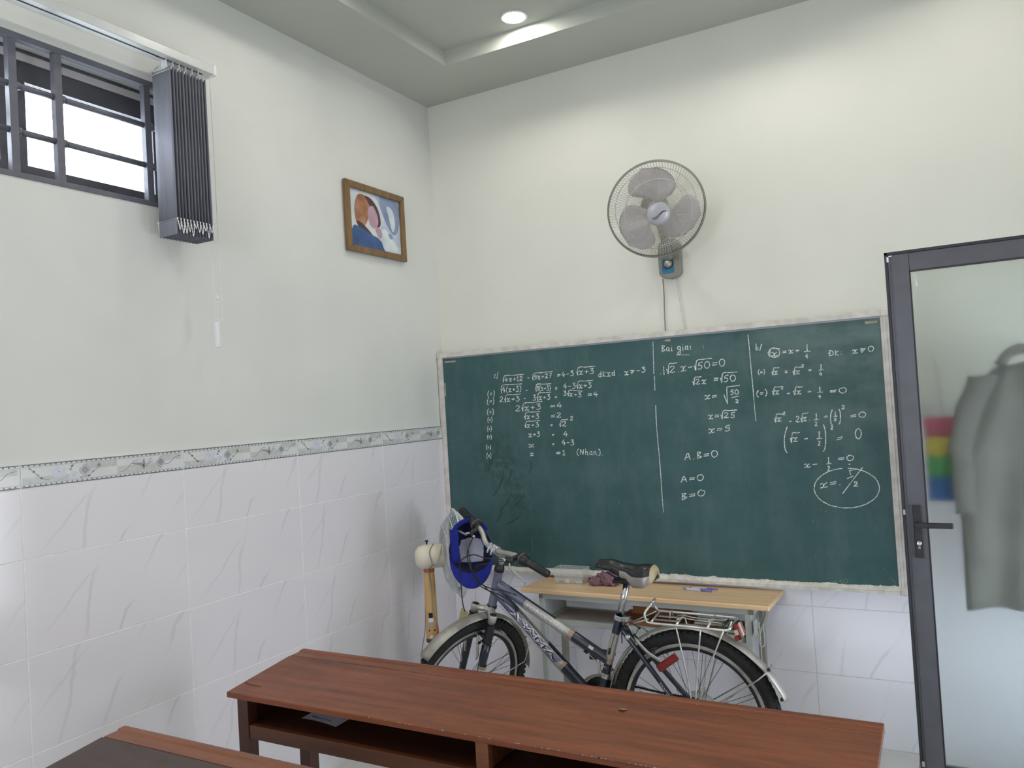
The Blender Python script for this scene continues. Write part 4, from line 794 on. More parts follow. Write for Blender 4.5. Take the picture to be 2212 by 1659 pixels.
# ================================================================= BICYCLE
YB = -.76
bi = thing('bicycle', (1.12, YB, 0), 'silver and navy bicycle with rear rack and mudguards, parked before the chalkboard', 'bicycle')
m_slate = mat('slate_paint', '6C7084', '5E6276', rough=.28, sc=6, coat=.6, metal=.3)
m_sil = mat('silver_paint', 'B5B2AC', 'A5A29D', rough=.3, sc=6, coat=.5, metal=.4)
m_beige = mat('beige_stripe', 'A78E80', rough=.35)
FRM = [m_slate, m_sil, m_beige, m_navy, m_black]
def V2(x, z, y=YB): return Vector((x, y, z))
def segtube(name, A, B, r, segs, parent, two=None, n=20):
    b = MB(); A = Vector(A); B = Vector(B)
    for (f0, f1, m_) in segs: b.tube([A.lerp(B, f0), A.lerp(B, (f0+f1)/2), A.lerp(B, f1)], r, n, m=m_, caps=False)
    o = b.build(name, FRM, parent); return o
HT, HB_ = V2(.750, .863), V2(.703, .704); BB = V2(1.192, .330); ST = V2(1.310, .700)
segtube('head_tube', HB_, HT, .0195, [(0, 1, 0)], bi)
for p, d, h in ((HT, (HT-HB_).normalized(), .028), (HB_, (HB_-HT).normalized(), .016)):
    MB().lathe([(0, -.004), (.0225, -.004), (.0225, h*.5), (.019, h*.8), (.016, h), (0, h+.002)], p, d, 24).build('headset_cup', m_black, bi)
segtube('down_tube', V2(.728, .772), BB, .0245, [(0, .20, 0), (.20, .66, 1), (.66, .685, 2), (.685, 1, 3)], bi)
segtube('top_tube', V2(.745, .800), V2(1.246, .520), .0220, [(0, .26, 0), (.26, .66, 1), (.66, .70, 2), (.70, 1, 3)], bi)
segtube('seat_tube', ST, BB, .0175, [(0, .18, 3), (.18, .46, 1), (.46, .52, 2), (.52, 1, 3)], bi)
MB().lathe([(0, -.036), (.021, -.036), (.021, .036), (0, .036)], BB, (0, 1, 0), 24).build('bottom_bracket', m_navy, bi)
# slate decal field on the lower side of the down tube and dark stripe along the top tube
def tubepatch(name, A, B, r, f0, f1, a0, a1, m_, parent, off=.0006, taper=.06):
    A = Vector(A); B = Vector(B); d = (B-A).normalized(); nn = Vector((-d.z, 0, d.x)); nn = nn if nn.z > 0 else -nn; L = (B-A).length
    def fn(u, v):
        a = a0+(a1-a0)*v; f = f0+(f1-f0)*u+taper*(v-.5)*(1 if u > .5 else -.3); return A+d*L*f+(Vector((0, -1, 0))*math.cos(a)+nn*math.sin(a))*(r+off)
    return MB().grid(fn, 16, 6).build(name, m_, parent)
DA, DB = V2(.728, .772), BB; TA, TB = V2(.745, .800), V2(1.246, .520)
tubepatch('decal_field', DA, DB, .0245, .13, .62, -1.7, .88, m_slate, bi)
tubepatch('dark_stripe', TA, TB, .0220, .10, .52, 1.15, 2.1, m_navy, bi, taper=-.03)
tubepatch('navy_sweep', DA, DB, .0245, .50, .70, 1.0, 2.2, m_navy, bi, off=.0008, taper=.10)
def ttext(body, A, B, r, f0, length, a_mid, hgt, m_, parent, name, off=.0010, bold=0.0, shear=.06, font_sx=1.0):
    cu = bpy.data.curves.new('t', 'FONT'); cu.body = body; cu.size = 1; cu.resolution_u = 2; cu.offset = bold; cu.shear = shear; cu.align_x = 'LEFT'
    ob = bpy.data.objects.new('t', cu); COL.objects.link(ob); dg = bpy.context.evaluated_depsgraph_get(); me = bpy.data.meshes.new_from_object(ob.evaluated_get(dg))
    bpy.data.objects.remove(ob); bm = bmesh.new(); bm.from_mesh(me)
    for k in range(-1, 9): bmesh.ops.bisect_plane(bm, geom=bm.verts[:]+bm.edges[:]+bm.faces[:], plane_co=(0, k*.1, 0), plane_no=(0, 1, 0))
    xs = [v.co.x for v in bm.verts]; x0, x1 = min(xs), max(xs); A = Vector(A); B = Vector(B); d = (B-A).normalized(); nn = Vector((-d.z, 0, d.x)); nn = nn if nn.z > 0 else -nn
    o = Vector(WO[parent.name]); st = A+(B-A)*f0
    for v in bm.verts:
        a = a_mid+((v.co.y-.35)/.7)*hgt/r if r < 1 else 0
        tx = (v.co.x-x0)/(x1-x0)*length
        v.co = st+d*tx+((Vector((0, -1, 0))*math.cos(a)+nn*math.sin(a))*(r+off))-o
    bm.to_mesh(me); bm.free(); me.materials.clear(); me.materials.append(m_); ob = bpy.data.objects.new(name, me); COL.objects.link(ob); ob.parent = parent; WO[ob.name] = o
    return ob
m_lw = mat('letter_white', 'D9D9DE', rough=.4); m_ln = mat('letter_navy', '14182E', rough=.35)
ttext('ASAMA', DA, DB, .0245, .165, .285, .22, .0235, m_lw, bi, 'lettering', off=.0012, bold=.055)
ttext('ASAMA', DA, DB, .0245, .165, .285, .22, .0200, m_ln, bi, 'lettering', off=.0018, bold=.0)
ttext('SPORTS PERFORMANCE', DA, DB, .0245, .165, .275, 1.20, .0062, m_ln, bi, 'lettering', off=.0014, shear=0)
ttext('FORCE ONE', TA, TB, .0220, .285, .20, .32, .0165, m_lw, bi, 'lettering', off=.0010, bold=.01)
MB().obox(TA.lerp(TB, .86)+Vector((.006, -.0205, .009)), ((TB-TA), (0, 1, 0), (TB-TA).cross(Vector((0, 1, 0)))), (.011, .0008, .0075)).build('white_sticker', m_lw, bi)
# seat post, clamp, saddle
sd = (ST-BB).normalized()
MB().tube([ST, V2(1.350, .838)], .0138, 18).build('seat_post', m_chrome, bi)
MB().lathe([(.0175, -.012), (.0225, -.012), (.0225, .008), (.0175, .008)], ST, sd, 24).box(ST.x+.015, ST.x+.045, YB-.012, YB+.012, ST.z-.012, ST.z+.004).build('seat_clamp', m_chrome, bi, bev=.001)
MB().tube([V2(1.335, .700, YB-.01), V2(1.36, .665, YB-.018), V2(1.372, .64, YB-.018)], .004, 8).build('clamp_lever', m_silver, bi)
def prof(t_):
    K = [(0, .912, .012, .016), (.08, .932, .026, .030), (.25, .934, .032, .038), (.5, .920, .040, .050), (.68, .916, .056, .078), (.84, .921, .072, .080), (.95, .917, .062, .060), (.99, .902, .030, .034), (1, .896, .006, .010)]
    for a, b_ in zip(K, K[1:]):
        if a[0] <= t_ <= b_[0]:
            f = (t_-a[0])/(b_[0]-a[0]); f = f*f*(3-2*f); return [a[i]+(b_[i]-a[i])*f for i in (1, 2, 3)]
    return K[-1][1:]
sdl = MB(); NU, NV = 30, 20
def sfn(u, v):
    zt, hw, dp = prof(u); a = (v-.5)*pi*1.02; x = 1.218+.264*u+.002
    return Vector((x, YB+hw*math.sin(a)*(1-.10*abs(math.sin(a))**4), zt-dp*(1-math.cos(a))**1.15))
sdl.grid(sfn, NU, NV)
for i in range(NU):
    for j in range(NV):
        u, v = (i+.5)/NU, abs((j+.5)/NV-.5)*2
        sdl.mi[i*NV+j] = 2 if (u > .93 and v > .05) else (1 if (v > .70 and u > .42) else 0)
m_sad = mat('saddle_black', '0C0C0E', '131315', rough=.28, sc=20, coat=.3); m_sadsil = mat('saddle_silver', 'A7A199', '8F8A82', rough=.35, sc=12, metal=.3); m_sadtan = mat('saddle_tan', 'B3A582', '9E9070', rough=.5, sc=20)
sdo = sdl.build('saddle', [m_sad, m_sadsil, m_sadtan], bi, solid=.004)
MB().tube(cr([V2(1.27, .885, YB-.012), V2(1.32, .862, YB-.02), V2(1.38, .858, YB-.022), V2(1.44, .868, YB-.03)], 5), .0035, 8).tube(cr([V2(1.27, .885, YB+.012), V2(1.32, .862, YB+.02), V2(1.38, .858, YB+.022), V2(1.44, .868, YB+.03)], 5), .0035, 8).box(1.335, 1.370, YB-.028, YB+.028, .842, .866).build('saddle_rails', m_dark, sdo)
MB().grid(lambda u, v: Vector((1.30+.16*u, YB+(-.055+.11*v)*(.5+.5*u), .845+.012*math.sin(pi*v)+.02*u)), 8, 8).build('saddle_underside', m_black, sdo, solid=.008)
lt = ttext('ASAMA', V2(1.245, .918), V2(1.32, .905), .036, 0, .055, -.05, .011, mat('letter_grey', '5B5B60', rough=.4), bi, 'lettering', off=.0035, shear=.1)
# wheels
def wheel(c, R3, name, lab):
    c = Vector(c); Mx = R3.to_4x4(); Mx.translation = c
    rim = MB().lathe([(.286, -.011), (.286, .011), (.280, .0125), (.268, .0125), (.257, .008), (.256, 0), (.257, -.008), (.268, -.0125), (.280, -.0125), (.286, -.011)], (0,0,0), (0,1,0), 72).xf(Mx).build(name, mat('rim_black', '1C1C1E', rough=.4), bi, c); tag(rim, lab)
    bd = MB()
    for s_ in (-1, 1): bd.lathe([(.284, s_*.0128), (.272, s_*.0134), (.271, s_*.0128)], (0,0,0), (0,1,0), 72)
    bd.xf(Mx).build('brake_track', m_silver, rim)
    ty = MB().lathe([(.286+.024*(1-math.cos(a))*1.02, .0235*math.sin(a)) for a in [pi*(.18+.164*k) for k in range(11)]], (0,0,0), (0,1,0), 84)
    for k in range(78):
        for q, off in ((-.014, 0), (0, .5), (.014, 0)):
            a = 2*pi*(k+off)/78; r = .3325-abs(q)*.22; cc = Vector((r*math.cos(a), q, r*math.sin(a)))
            ty.obox(cc, ((math.cos(a), 0, math.sin(a)), (0,1,0), (-math.sin(a), 0, math.cos(a))), (.0045, .0050, .0075))
    ty.xf(Mx).build('tyre', m_rubber, rim)
    MB().lathe([(0, -.05), (.006, -.05), (.006, -.035), (.021, -.034), (.021, -.029), (.012, -.024), (.012, .024), (.021, .029), (.021, .034), (.006, .035), (.006, .05), (0, .05)], (0,0,0), (0,1,0), 24).xf(Mx).build('hub', m_silver, rim)
    sm = None
    for k in range(32):
        sgn = 1 if k % 2 else -1; lead = 1 if (k//2) % 2 else -1; A_ = Vector((.019, sgn*.030, 0)); aR = lead*1.05
        key = (sgn, lead)
        if sm is None: sm = {}
        if key not in sm:
            b = MB().tube([A_, Vector((.259*math.cos(aR), 0, .259*math.sin(aR)))], .00105, 5)
            me = bpy.data.meshes.new('spoke'); me.from_pydata(b.v, [], b.f); me.materials.append(m_dark if name == 'rear_wheel' else m_dark); sm[key] = me
        o = bpy.data.objects.new('spoke', sm[key]); COL.objects.link(o); o.parent = rim; o.matrix_basis = R3.to_4x4() @ Matrix.Rotation(2*pi*k/32+.06, 4, 'Y')
    return rim, Mx
RC = Vector((1.600, YB, .337))
rw, RM_ = wheel(RC, Matrix.Identity(3), 'rear_wheel', 'rear wheel')
def fender(c, R3, a0, a1, rr, name, parent, w=.030, flare=0):
    Mx = R3.to_4x4(); Mx.translation = Vector(c)
    def fn(u, v):
        a = math.radians(a0+(a1-a0)*u); q = (v-.5)*2; r = rr+flare*max(0, 1-u*3.2)**2+.011*(1-q*q); return Vector((r*math.cos(a), q*w, r*math.sin(a)))
    return MB().grid(fn, 44, 8).xf(Mx).build(name, m_fender, parent, solid=.0014)
fender(RC, Matrix.Identity(3), 17, 168, .345, 'rear_mudguard', bi, flare=.022)
MB().tube([V2(1.94, .452, YB-.028), V2(1.942, .447, YB+.028)], .007, 6).build('mudguard_tip', m_black, bi)
MB().tube([V2(1.898, .552, YB-.033), V2(1.86, .52, YB-.05), V2(1.62, .36, YB-.065)], .0028, 8).tube([V2(1.898, .552, YB+.033), V2(1.86, .52, YB+.05), V2(1.62, .36, YB+.065)], .0028, 8).tube([V2(1.898, .556, YB-.033), V2(1.905, .560, YB), V2(1.898, .556, YB+.033)], .0034, 8).build('mudguard_stay', m_silver, bi)
MB().ball(V2(1.902, .560, YB-.034), .007).build('stay_bolt', m_dark, bi)
MB().lathe([(0, -.012), (.075, -.012), (.078, -.010), (.05, -.002), (.03, .0)], RC+Vector((0, .050, 0)), (0, -1, 0), 36).build('spoke_guard', glassmat('spoke_guard_plastic', (.75, .76, .74, 1), .3, 1.3, .6), rw)
MB().lathe([(.012, 0), (.050, 0), (.052, .004), (.045, .010), (.030, .022), (.012, .026)], RC+Vector((0, .034, 0)), (0, 1, 0), 30).build('sprocket_cluster', m_silver, rw)
# stays
for y, n_ in ((-.058, 'near'), (.058, 'far')):
    o = segtube('seat_stay', V2(1.325, .655, YB+y*.35), RC+Vector((-.012, y*1.05, .012)), .0100, [(0, 1, 3)], bi, n=12)
    segtube('chain_stay', BB+Vector((.02, y*.5, 0)), RC+Vector((-.01, y*1.05, -.004)), .0095, [(0, 1, 3)], bi, n=12)
MB().tube([V2(1.318, .655), V2(1.345, .650)], .015, 14).build('stay_bridge', m_navy, bi)
MB().lathe([(.0105, 0), (.0135, 0), (.0135, .016), (.0105, .016)], V2(1.344, .634, YB-.022), (Vector((1.588, 0, .349))-Vector((1.325, 0, .655))), 20).build('stay_band', m_chrome, bi)
ttext('ASAMA', V2(1.325, .655, YB-.02), RC+Vector((-.012, -.061, .012)), .0100, .60, .062, .1, .006, m_lw, bi, 'lettering', off=.001, shear=0)
# rack
R0 = mat('rack_rod', 'D6D5D2', 'B9B7B2', rough=.32, metal=.75, sc=20); rk = MB(); yn, yf_ = -.822, -.700
rk.tube(cr([V2(1.466, .778, yn+.03), V2(1.443, .742, yn), V2(1.446, .715, yn), V2(1.458, .705, yn), V2(1.52, .703, yn), V2(1.62, .702, yn), V2(1.74, .700, yn), V2(1.768, .702, yn+.004), V2(1.775, .708, yn+.02), V2(1.775, .715, yf_-.02), V2(1.768, .716, yf_-.004), V2(1.74, .717, yf_), V2(1.6, .719, yf_), V2(1.47, .721, yf_), V2(1.452, .726, yf_), V2(1.440, .748, yf_-.01), V2(1.455, .775, yf_-.04)], 4), .0048, 8)
rk.tube(cr([V2(1.466, .778, yn+.03), V2(1.468, .782, YB), V2(1.455, .775, yf_-.04)], 4), .0048, 8)
rack = rk.build('rear_rack', R0, bi)
for x in (1.462, 1.566, 1.688): MB().tube([V2(x, .703, yn), V2(x, .718, yf_)], .004, 8).build('cross_bar', R0, rack)
for y in (yn+.035, yf_-.035): MB().box(1.468, 1.572, y-.007, y+.007, .708, .711).build('rack_plate', m_silver, rack)
MB().tube(cr([V2(1.560, .716, yn+.03), V2(1.58, .722, yn+.045), V2(1.62, .716, yn+.05), V2(1.72, .712, yn+.048), V2(1.745, .712, yn+.03)], 4), .0024, 6).tube(cr([V2(1.545, .716, yf_-.03), V2(1.58, .722, yf_-.045), V2(1.62, .718, yf_-.05), V2(1.72, .716, yf_-.048), V2(1.745, .716, yf_-.03)], 4), .0024, 6).tube([V2(1.53, .714, yn+.04), V2(1.53, .74, yn+.05), V2(1.53, .74, yf_-.05), V2(1.53, .716, yf_-.04)], .0024, 6).build('spring_clip', m_silver, rack)
MB().tube([V2(1.745+.003*math.sin(k), .712+.006*math.cos(k*1.6), yn+.012+k*.0022) for k in range(44)], .0014, 5).build('clip_spring', m_dark, rack)
for y in (yn, yf_):
    s_ = -1 if y < YB else 1
    for x, z_ in ((1.566, .703), (1.664, .702), (1.752, .702)):
        MB().tube(cr([V2(x, z_, y), V2(x+(1.618-x)*.55, z_-.17, y), V2(1.618+(x-1.618)*.18, .425, y), V2(1.612+(x-1.65)*.05, .39, YB+s_*.064), V2(1.612, .355, YB+s_*.062)], 5), .0033, 8).build('rack_stay', R0, rack)
MB().tube([V2(1.452, .716, yn+.01), V2(1.345, .672, YB-.014)], .003, 6).tube([V2(1.452, .722, yf_-.01), V2(1.345, .672, YB+.014)], .003, 6).build('front_strut', m_silver, rack)
tl = MB().obox(V2(1.793, .688), ((1, 0, .35), (0, 1, 0), (-.35, 0, 1)), (.008, .036, .030)).build('tail_reflector_housing', m_black, bi, bev=.004)
for k, m_ in ((-1, m_redpl), (0, mat('clear_reflector', 'C9C1A8', rough=.3)), (1, m_redpl)): MB().obox(V2(1.793, .688)+Vector((.0085, .023*k, .003)), ((1, 0, .35), (0, 1, 0), (-.35, 0, 1)), (.0015, .0108, .025)).obox(V2(1.793, .688)+Vector((-.001, -.0365+.0001*k, .022*(-k))), ((1, 0, .35), (0, 1, 0), (-.35, 0, 1)), (.0075, .0008, .0095)).build('reflector_panel', m_, tl)
MB().tube([V2(1.776, .709), V2(1.785, .70)], .004, 6).build('reflector_bracket', m_silver, bi)
MB().obox(V2(1.517, .549, YB-.045), ((.085, 0, .062), (0, 1, 0), (-.062, 0, .085)), (.050, .006, .0155)).build('spoke_reflector', m_redpl, rw, bev=.006, seg=3)
MB().lathe([(0, 0), (.007, 0), (.006, .0025), (0, .003)], V2(1.517, .549, YB-.051), (0, -1, 0), 16).build('reflector_screw', m_redpl, rw)
# brakes at the rear
for s_ in (-1, 1):
    MB().tube(cr([V2(1.392, .642, YB+s_*.060), V2(1.415, .622, YB+s_*.072), V2(1.450, .588, YB+s_*.070), V2(1.478, .565, YB+s_*.058), V2(1.488, .552, YB+s_*.05)], 5), [.0035, .0045, .006, .007, .0075, .008, .008, .008, .008, .008, .0085, .009, .009, .009, .0085, .008, .008, .008, .007, .006, .006][:21], 8, flat=.5).build('brake_arm', m_silver, bi)
    MB().tube([V2(1.470, .600, YB+s_*.035), V2(1.435, .580, YB+s_*.03)], .006, 8).tube([V2(1.462, .590, YB+s_*.04), V2(1.455, .572, YB+s_*.05)], .008, 8).build('brake_pad', m_black, bi)
MB().tube(cr([V2(1.392, .642, YB-.06), V2(1.40, .668, YB-.02), V2(1.392, .642, YB+.06)], 5), .0016, 6).ball(V2(1.40, .668, YB-.02), .006, 8, 6).build('brake_noodle', m_dark, bi)
MB().tube(cr([V2(1.40, .668, YB-.02), V2(1.36, .69, YB-.03), V2(1.33, .66, YB-.03), V2(1.322, .60, YB-.022)], 6), .0024, 6).build('cable', m_black, bi)
MB().tube([V2(1.268, .575, YB-.022), V2(1.262, .550, YB-.022)], .005, 8).tube([V2(1.290, .630, YB-.019), V2(1.262, .55, YB-.019)], .0014, 5).build('derailleur_cable', m_black, bi)
MB().tube([TA.lerp(TB, .10)+Vector((-.004, -.006, -.026)), TA.lerp(TB, .82)+Vector((-.004, -.006, -.026))], .0016, 6).tube(cr([TA.lerp(TB, .82)+Vector((-.004, -.006, -.026)), TA.lerp(TB, .92)+Vector((0, -.012, -.034)), V2(1.245, .490, YB-.018)], 5), .0024, 6).build('cable', m_silver, bi)
MB().obox(TA.lerp(TB, .82)+Vector((-.004, -.008, -.026)), ((TB-TA), (0, 1, 0), (TB-TA).cross(Vector((0, 1, 0)))), (.009, .004, .004)).build('cable_stop', m_black, bi)
MB().tube([DA.lerp(DB, .08)+Vector((-.02, -.01, -.024)), DA.lerp(DB, .95)+Vector((-.02, -.006, -.016))], .0013, 6).build('cable', m_silver, bi)
# crank, chain ring, chain, front derailleur
CR = BB+Vector((0, .045, 0))
MB().lathe([(.060, 0), (.096, 0), (.098, .002), (.096, .004), (.060, .004)], CR, (0, 1, 0), 48).build('chain_ring', m_dark, bi)
MB().lathe([(.100, -.006), (.110, -.006), (.112, -.003), (.110, 0), (.100, 0)], CR, (0, 1, 0), 48).build('chain_guard', m_tan, bi)
MB().obox(CR+Vector((.0, .0, 0)), ((1, 0, 0), (0, 1, 0), (0, 0, 1)), (.07, .004, .01)).obox(CR, ((0, 0, 1), (0, 1, 0), (1, 0, 0)), (.07, .004, .01)).build('ring_spider', m_dark, bi)
MB().tube([BB+Vector((0, -.05, 0)), BB+Vector((.02, -.062, -.165))], [.014, .010], 12, flat=.6).build('crank_arm', m_silver, bi)
MB().tube([BB+Vector((0, .06, 0)), BB+Vector((-.02, .070, .165))], [.013, .010], 12, flat=.6).build('crank_arm', m_silver, bi)
MB().box(BB.x-.025, BB.x+.065, YB-.16, YB-.065, BB.z-.178, BB.z-.155).build('pedal', m_black, bi, bev=.004); MB().box(BB.x-.065, BB.x+.025, YB+.075, YB+.16, BB.z+.155, BB.z+.178).build('pedal', m_black, bi, bev=.004)
ch = MB(); P1 = CR+Vector((.0, .002, .097)); P2 = RC+Vector((0, .05, .048)); N_ = 34
for k in range(N_):
    for A_, B_ in ((P1, P2), (P1-Vector((0, 0, .194)), P2-Vector((0, 0, .13)))):
        p = A_.lerp(B_, (k+.5)/N_)-Vector((0, 0, .008*math.sin(pi*k/N_))); ch.obox(p, ((B_-A_), (0, 1, 0), (0, 0, 1)), (.0062, .002 if k % 2 else .0032, .0038))
tag(ch.build('chain', m_dark, bi), kind='stuff')
MB().lathe([(.017, -.010), (.0215, -.010), (.0215, .012), (.017, .012)], BB.lerp(ST, .34), sd, 20).box(BB.lerp(ST, .34).x-.008, BB.lerp(ST, .34).x+.02, YB+.01, YB+.05, BB.lerp(ST, .34).z-.02, BB.lerp(ST, .34).z+.01).build('front_derailleur', m_chrome, bi, bev=.001)
MB().tube(cr([V2(1.262, .49, YB-.0), V2(1.272, .47, YB), V2(1.268, .44, YB), V2(1.25, .425, YB)], 5), .0016, 5).build('cable', m_black, bi)
# ---- steered front assembly
tau = math.radians(17); AX = Vector((math.sin(tau), 0, math.cos(tau))); FWD = Vector((-math.cos(tau), 0, math.sin(tau))); P0 = Vector((.703, YB, .704)); TH = math.radians(71)
SR = Matrix.Rotation(TH, 3, AX)
def sp(s, f, u): return P0+AX*u+SR @ (FWD*f+Vector((0, -1, 0))*s)
fwdv = SR @ FWD; sidev = SR @ Vector((0, -1, 0))
FC = sp(0, .045, -.388)
lx = -fwdv; ly = -sidev; lz = lx.cross(ly)
WR = Matrix((lx, ly, lz)).transposed()
fwh, FMx = wheel(FC, WR, 'front_wheel', 'front wheel, turned sharply')
fender(FC, WR, 8, 146, .345, 'front_mudguard', bi, w=.030)
def fl(a, r, q=0): a = math.radians(a); return FMx @ Vector((r*math.cos(a), q, r*math.sin(a)))
for s_ in (-1, 1):
    lg = MB().tube([sp(s_*.062, .042, -.012), sp(s_*.062, .042, -.018), sp(s_*.062, .044, -.052)], [.0185, .020, .017], 16)
    lg.build('fork_shoulder', m_sil, bi)
    MB().lathe([(0, .0), (.0155, 0), (.0150, .003), (0, .004)], sp(s_*.062, .042, -.013), AX, 16).build('fork_cap', m_black, bi)
    bt = MB().lathe([((.0175 if k % 2 else .0215), -k*.0085) for k in range(12)], sp(s_*.062, .044, -.052), AX, 20); bt.build('fork_boot', m_black, bi)
    MB().tube([sp(s_*.062, .044, -.145), sp(s_*.060, .045, -.20), sp(s_*.058, .046, -.395)], [.0205, .0195, .013], 16).build('fork_leg', m_navy, bi)
    MB().tube([sp(s_*.062, .044, -.262), sp(s_*.0615, .044, -.285)], .0188, 16, caps=False).build('fork_decal', m_lw, bi)
    MB().tube([sp(s_*.062, .044, -.246), sp(s_*.0615, .044, -.262)], .0190, 16, caps=False).build('fork_decal', m_amber, bi)
MB().tube(cr([sp(-.062, .042, -.030), sp(-.035, .03, -.022), sp(0, .008, -.018), sp(.035, .03, -.022), sp(.062, .042, -.030)], 5), [.014]*8+[.02]*5+[.014]*8, 12).tube([sp(0, 0, -.005), sp(0, .004, -.05)], .017, 16).build('fork_crown', m_sil, bi)
MB().tube(cr([sp(-.058, .044, -.150), sp(-.050, .05, -.125), sp(0, .055, -.115), sp(.050, .05, -.125), sp(.058, .044, -.150)], 5), .009, 10).build('fork_arch', m_navy, bi)
MB().obox(sp(.0, .062, -.095)+Vector((0, -.02, 0)), (sidev, fwdv, AX), (.006, .004, .02)).build('reflector_arm', m_black, bi)
MB().obox(sp(-.045, .115, -.055), (sidev, fwdv, AX), (.024, .005, .028)).build('front_reflector', m_amber, bi, bev=.004)
MB().tube([sp(0, .06, -.10), sp(-.03, .10, -.075), sp(-.045, .112, -.06)], .005, 8).build('reflector_arm', m_black, bi)
for s_ in (-1, 1):
    MB().tube(cr([sp(s_*.030, .080, -.115), sp(s_*.040, .078, -.16), sp(s_*.044, .070, -.205), sp(s_*.040, .068, -.225)], 5), [.005]*6+[.0075]*5+[.006]*5, 8, flat=.6).build('brake_arm', m_silver, bi)
    MB().tube([sp(s_*.034, .075, -.155), sp(s_*.022, .03, -.150)], .006, 8).build('brake_pad', m_black, bi)
MB().tube(cr([sp(-.03, .08, -.115), sp(0, .083, -.108), sp(.03, .08, -.115), sp(.06, .07, -.14), sp(.075, .03, -.17)], 5), .0018, 6).build('brake_wire', m_cable, bi)
for q in (-.036, .036): MB().tube([fl(33, .357, q), fl(20, .30, q*1.3), FC+WR @ Vector((.02, q*1.5, .02))], .0026, 6).build('mudguard_stay', m_silver, bi)
MB().ball(fl(33, .362, .0), .006, 8, 6).build('stay_bolt', m_dark, bi)
# stem and handlebar
MB().tube([sp(0, 0, .19), sp(0, 0, .235)], .0125, 16).tube([sp(0, .0, .240), sp(0, .035, .258), sp(0, .058, .270)], [.019, .018, .019], 16).build('stem', m_sil, bi)
MB().lathe([(0, 0), (.012, 0), (.012, .006), (.006, .010), (0, .010)], sp(0, 0, .252), AX, 16).build('stem_bolt', m_black, bi)
MB().tube([sp(-.026, .06, .272), sp(.026, .06, .272)], .0205, 18).tube([sp(-.012, .07, .296), sp(-.012, .085, .250)], .0055, 8).tube([sp(.012, .07, .296), sp(.012, .085, .250)], .0055, 8).build('stem_clamp', m_chrome, bi, bev=.002)
hb = lambda s_: cr([sp(0, .06, .272), sp(s_*.035, .06, .272), sp(s_*.065, .057, .278), sp(s_*.105, .050, .296-.010*s_), sp(s_*.145, .044, .304-.014*s_), sp(s_*.20, .038, .306-.02*s_), sp(s_*.30, .022, .308-.03*s_)], 6)
bar = MB().tube(hb(1)[:-1], .0120, 14).tube(hb(-1)[:-1], .0120, 14).build('handlebar', m_silver, bi)
for s_ in (-1, 1):
    g0, g1 = sp(s_*.198, .038, .306-.020*s_), sp(s_*.306, .021, .308-.031*s_)
    gb = MB().tube([g0, g0.lerp(g1, .03), g1], [.0185, .0165, .0160], 18)
    for k in range(16): gb.lathe([(.0160, 0), (.0172, .0015), (.0160, .003)], g0.lerp(g1, .06+.057*k), (g1-g0), 18)
    gb.build('grip', m_black, bi)
    a_, b_ = sp(s_*.152, .043, .304-.015*s_), sp(s_*.197, .0385, .306-.020*s_)
    MB().tube([a_, a_.lerp(b_, .25), a_.lerp(b_, .5), b_], [.024, .027, .0245, .0195], 20).build('gear_shifter', m_black, bi)
    MB().lathe([(.0255, 0), (.0275, .001), (.0275, .003), (.0255, .004)], a_.lerp(b_, .2), (b_-a_), 24).build('shifter_ring', mat('copper_ring', '8C6A55', rough=.4), bi)
    l0, l1 = sp(s_*.142, .046, .302-.014*s_), sp(s_*.138, .080, .282-.012*s_)
    MB().tube([sp(s_*.150, .043, .304-.015*s_), sp(s_*.138, .045, .303-.014*s_)], .018, 16).tube(cr([l0, sp(s_*.135, .066, .294-.013*s_), l1, sp(s_*.118, .090, .278-.011*s_)], 5), [.012, .012, .012, .012, .011, .011, .011, .012, .012, .012, .012, .011, .011, .010, .010, .009], 10, flat=.7).build('brake_lever_body', m_black, bi)
    MB().tube(cr([sp(s_*.142, .090, .278-.014*s_), sp(s_*.158, .098, .268-.016*s_), sp(s_*.172, .084, .256-.017*s_), sp(s_*.215, .078, .248-.021*s_), sp(s_*.245, .080, .242-.024*s_), sp(s_*.252, .088, .240-.025*s_)], 5), .0052, 8, flat=.8).build('brake_lever', m_sil, bi)
    MB().lathe([(0, 0), (.0055, 0), (.0055, .012), (.003, .014), (0, .014)], sp(s_*.118, .091, .278-.011*s_), -sidev*s_, 12).build('cable_adjuster', m_chrome, bi)
# cables in front of the handlebar
def cable(P, r=.0026, m_=m_black): return MB().tube(cr(P, 8), r, 6).build('cable', m_, bi)
cable([sp(-.11, .092, .289), V2(.652, .955, -.86), V2(.678, .895, -.88), V2(.700, .845, -.86), V2(.740, .790, -.84), V2(.800, .735, -.80), V2(.838, .702, -.785)])
cable([sp(.11, .092, .267), V2(.770, .945, -.90), V2(.705, .957, -.90), V2(.640, .925, -.90), V2(.625, .860, -.88), V2(.618, .76, -.87), V2(.622, .70, -.86), sp(0, .083, -.10)])
cable([sp(.112, .09, .264), V2(.770, .917, -.88), V2(.712, .905, -.88), V2(.688, .865, -.87), V2(.700, .825, -.85), V2(.740, .795, -.82), V2(.80, .778, -.79), V2(.845, .765, -.785)], .0024)
cable([sp(-.15, .045, .296), V2(.655, .98, -.85), V2(.672, .92, -.87), V2(.690, .85, -.87), V2(.715, .805, -.85), V2(.78, .760, -.80), V2(.84, .722, -.785)], .0022)
MB().box(.835, .85, -.79, -.782, .695, .708).build('cable_stop', m_black, bi)

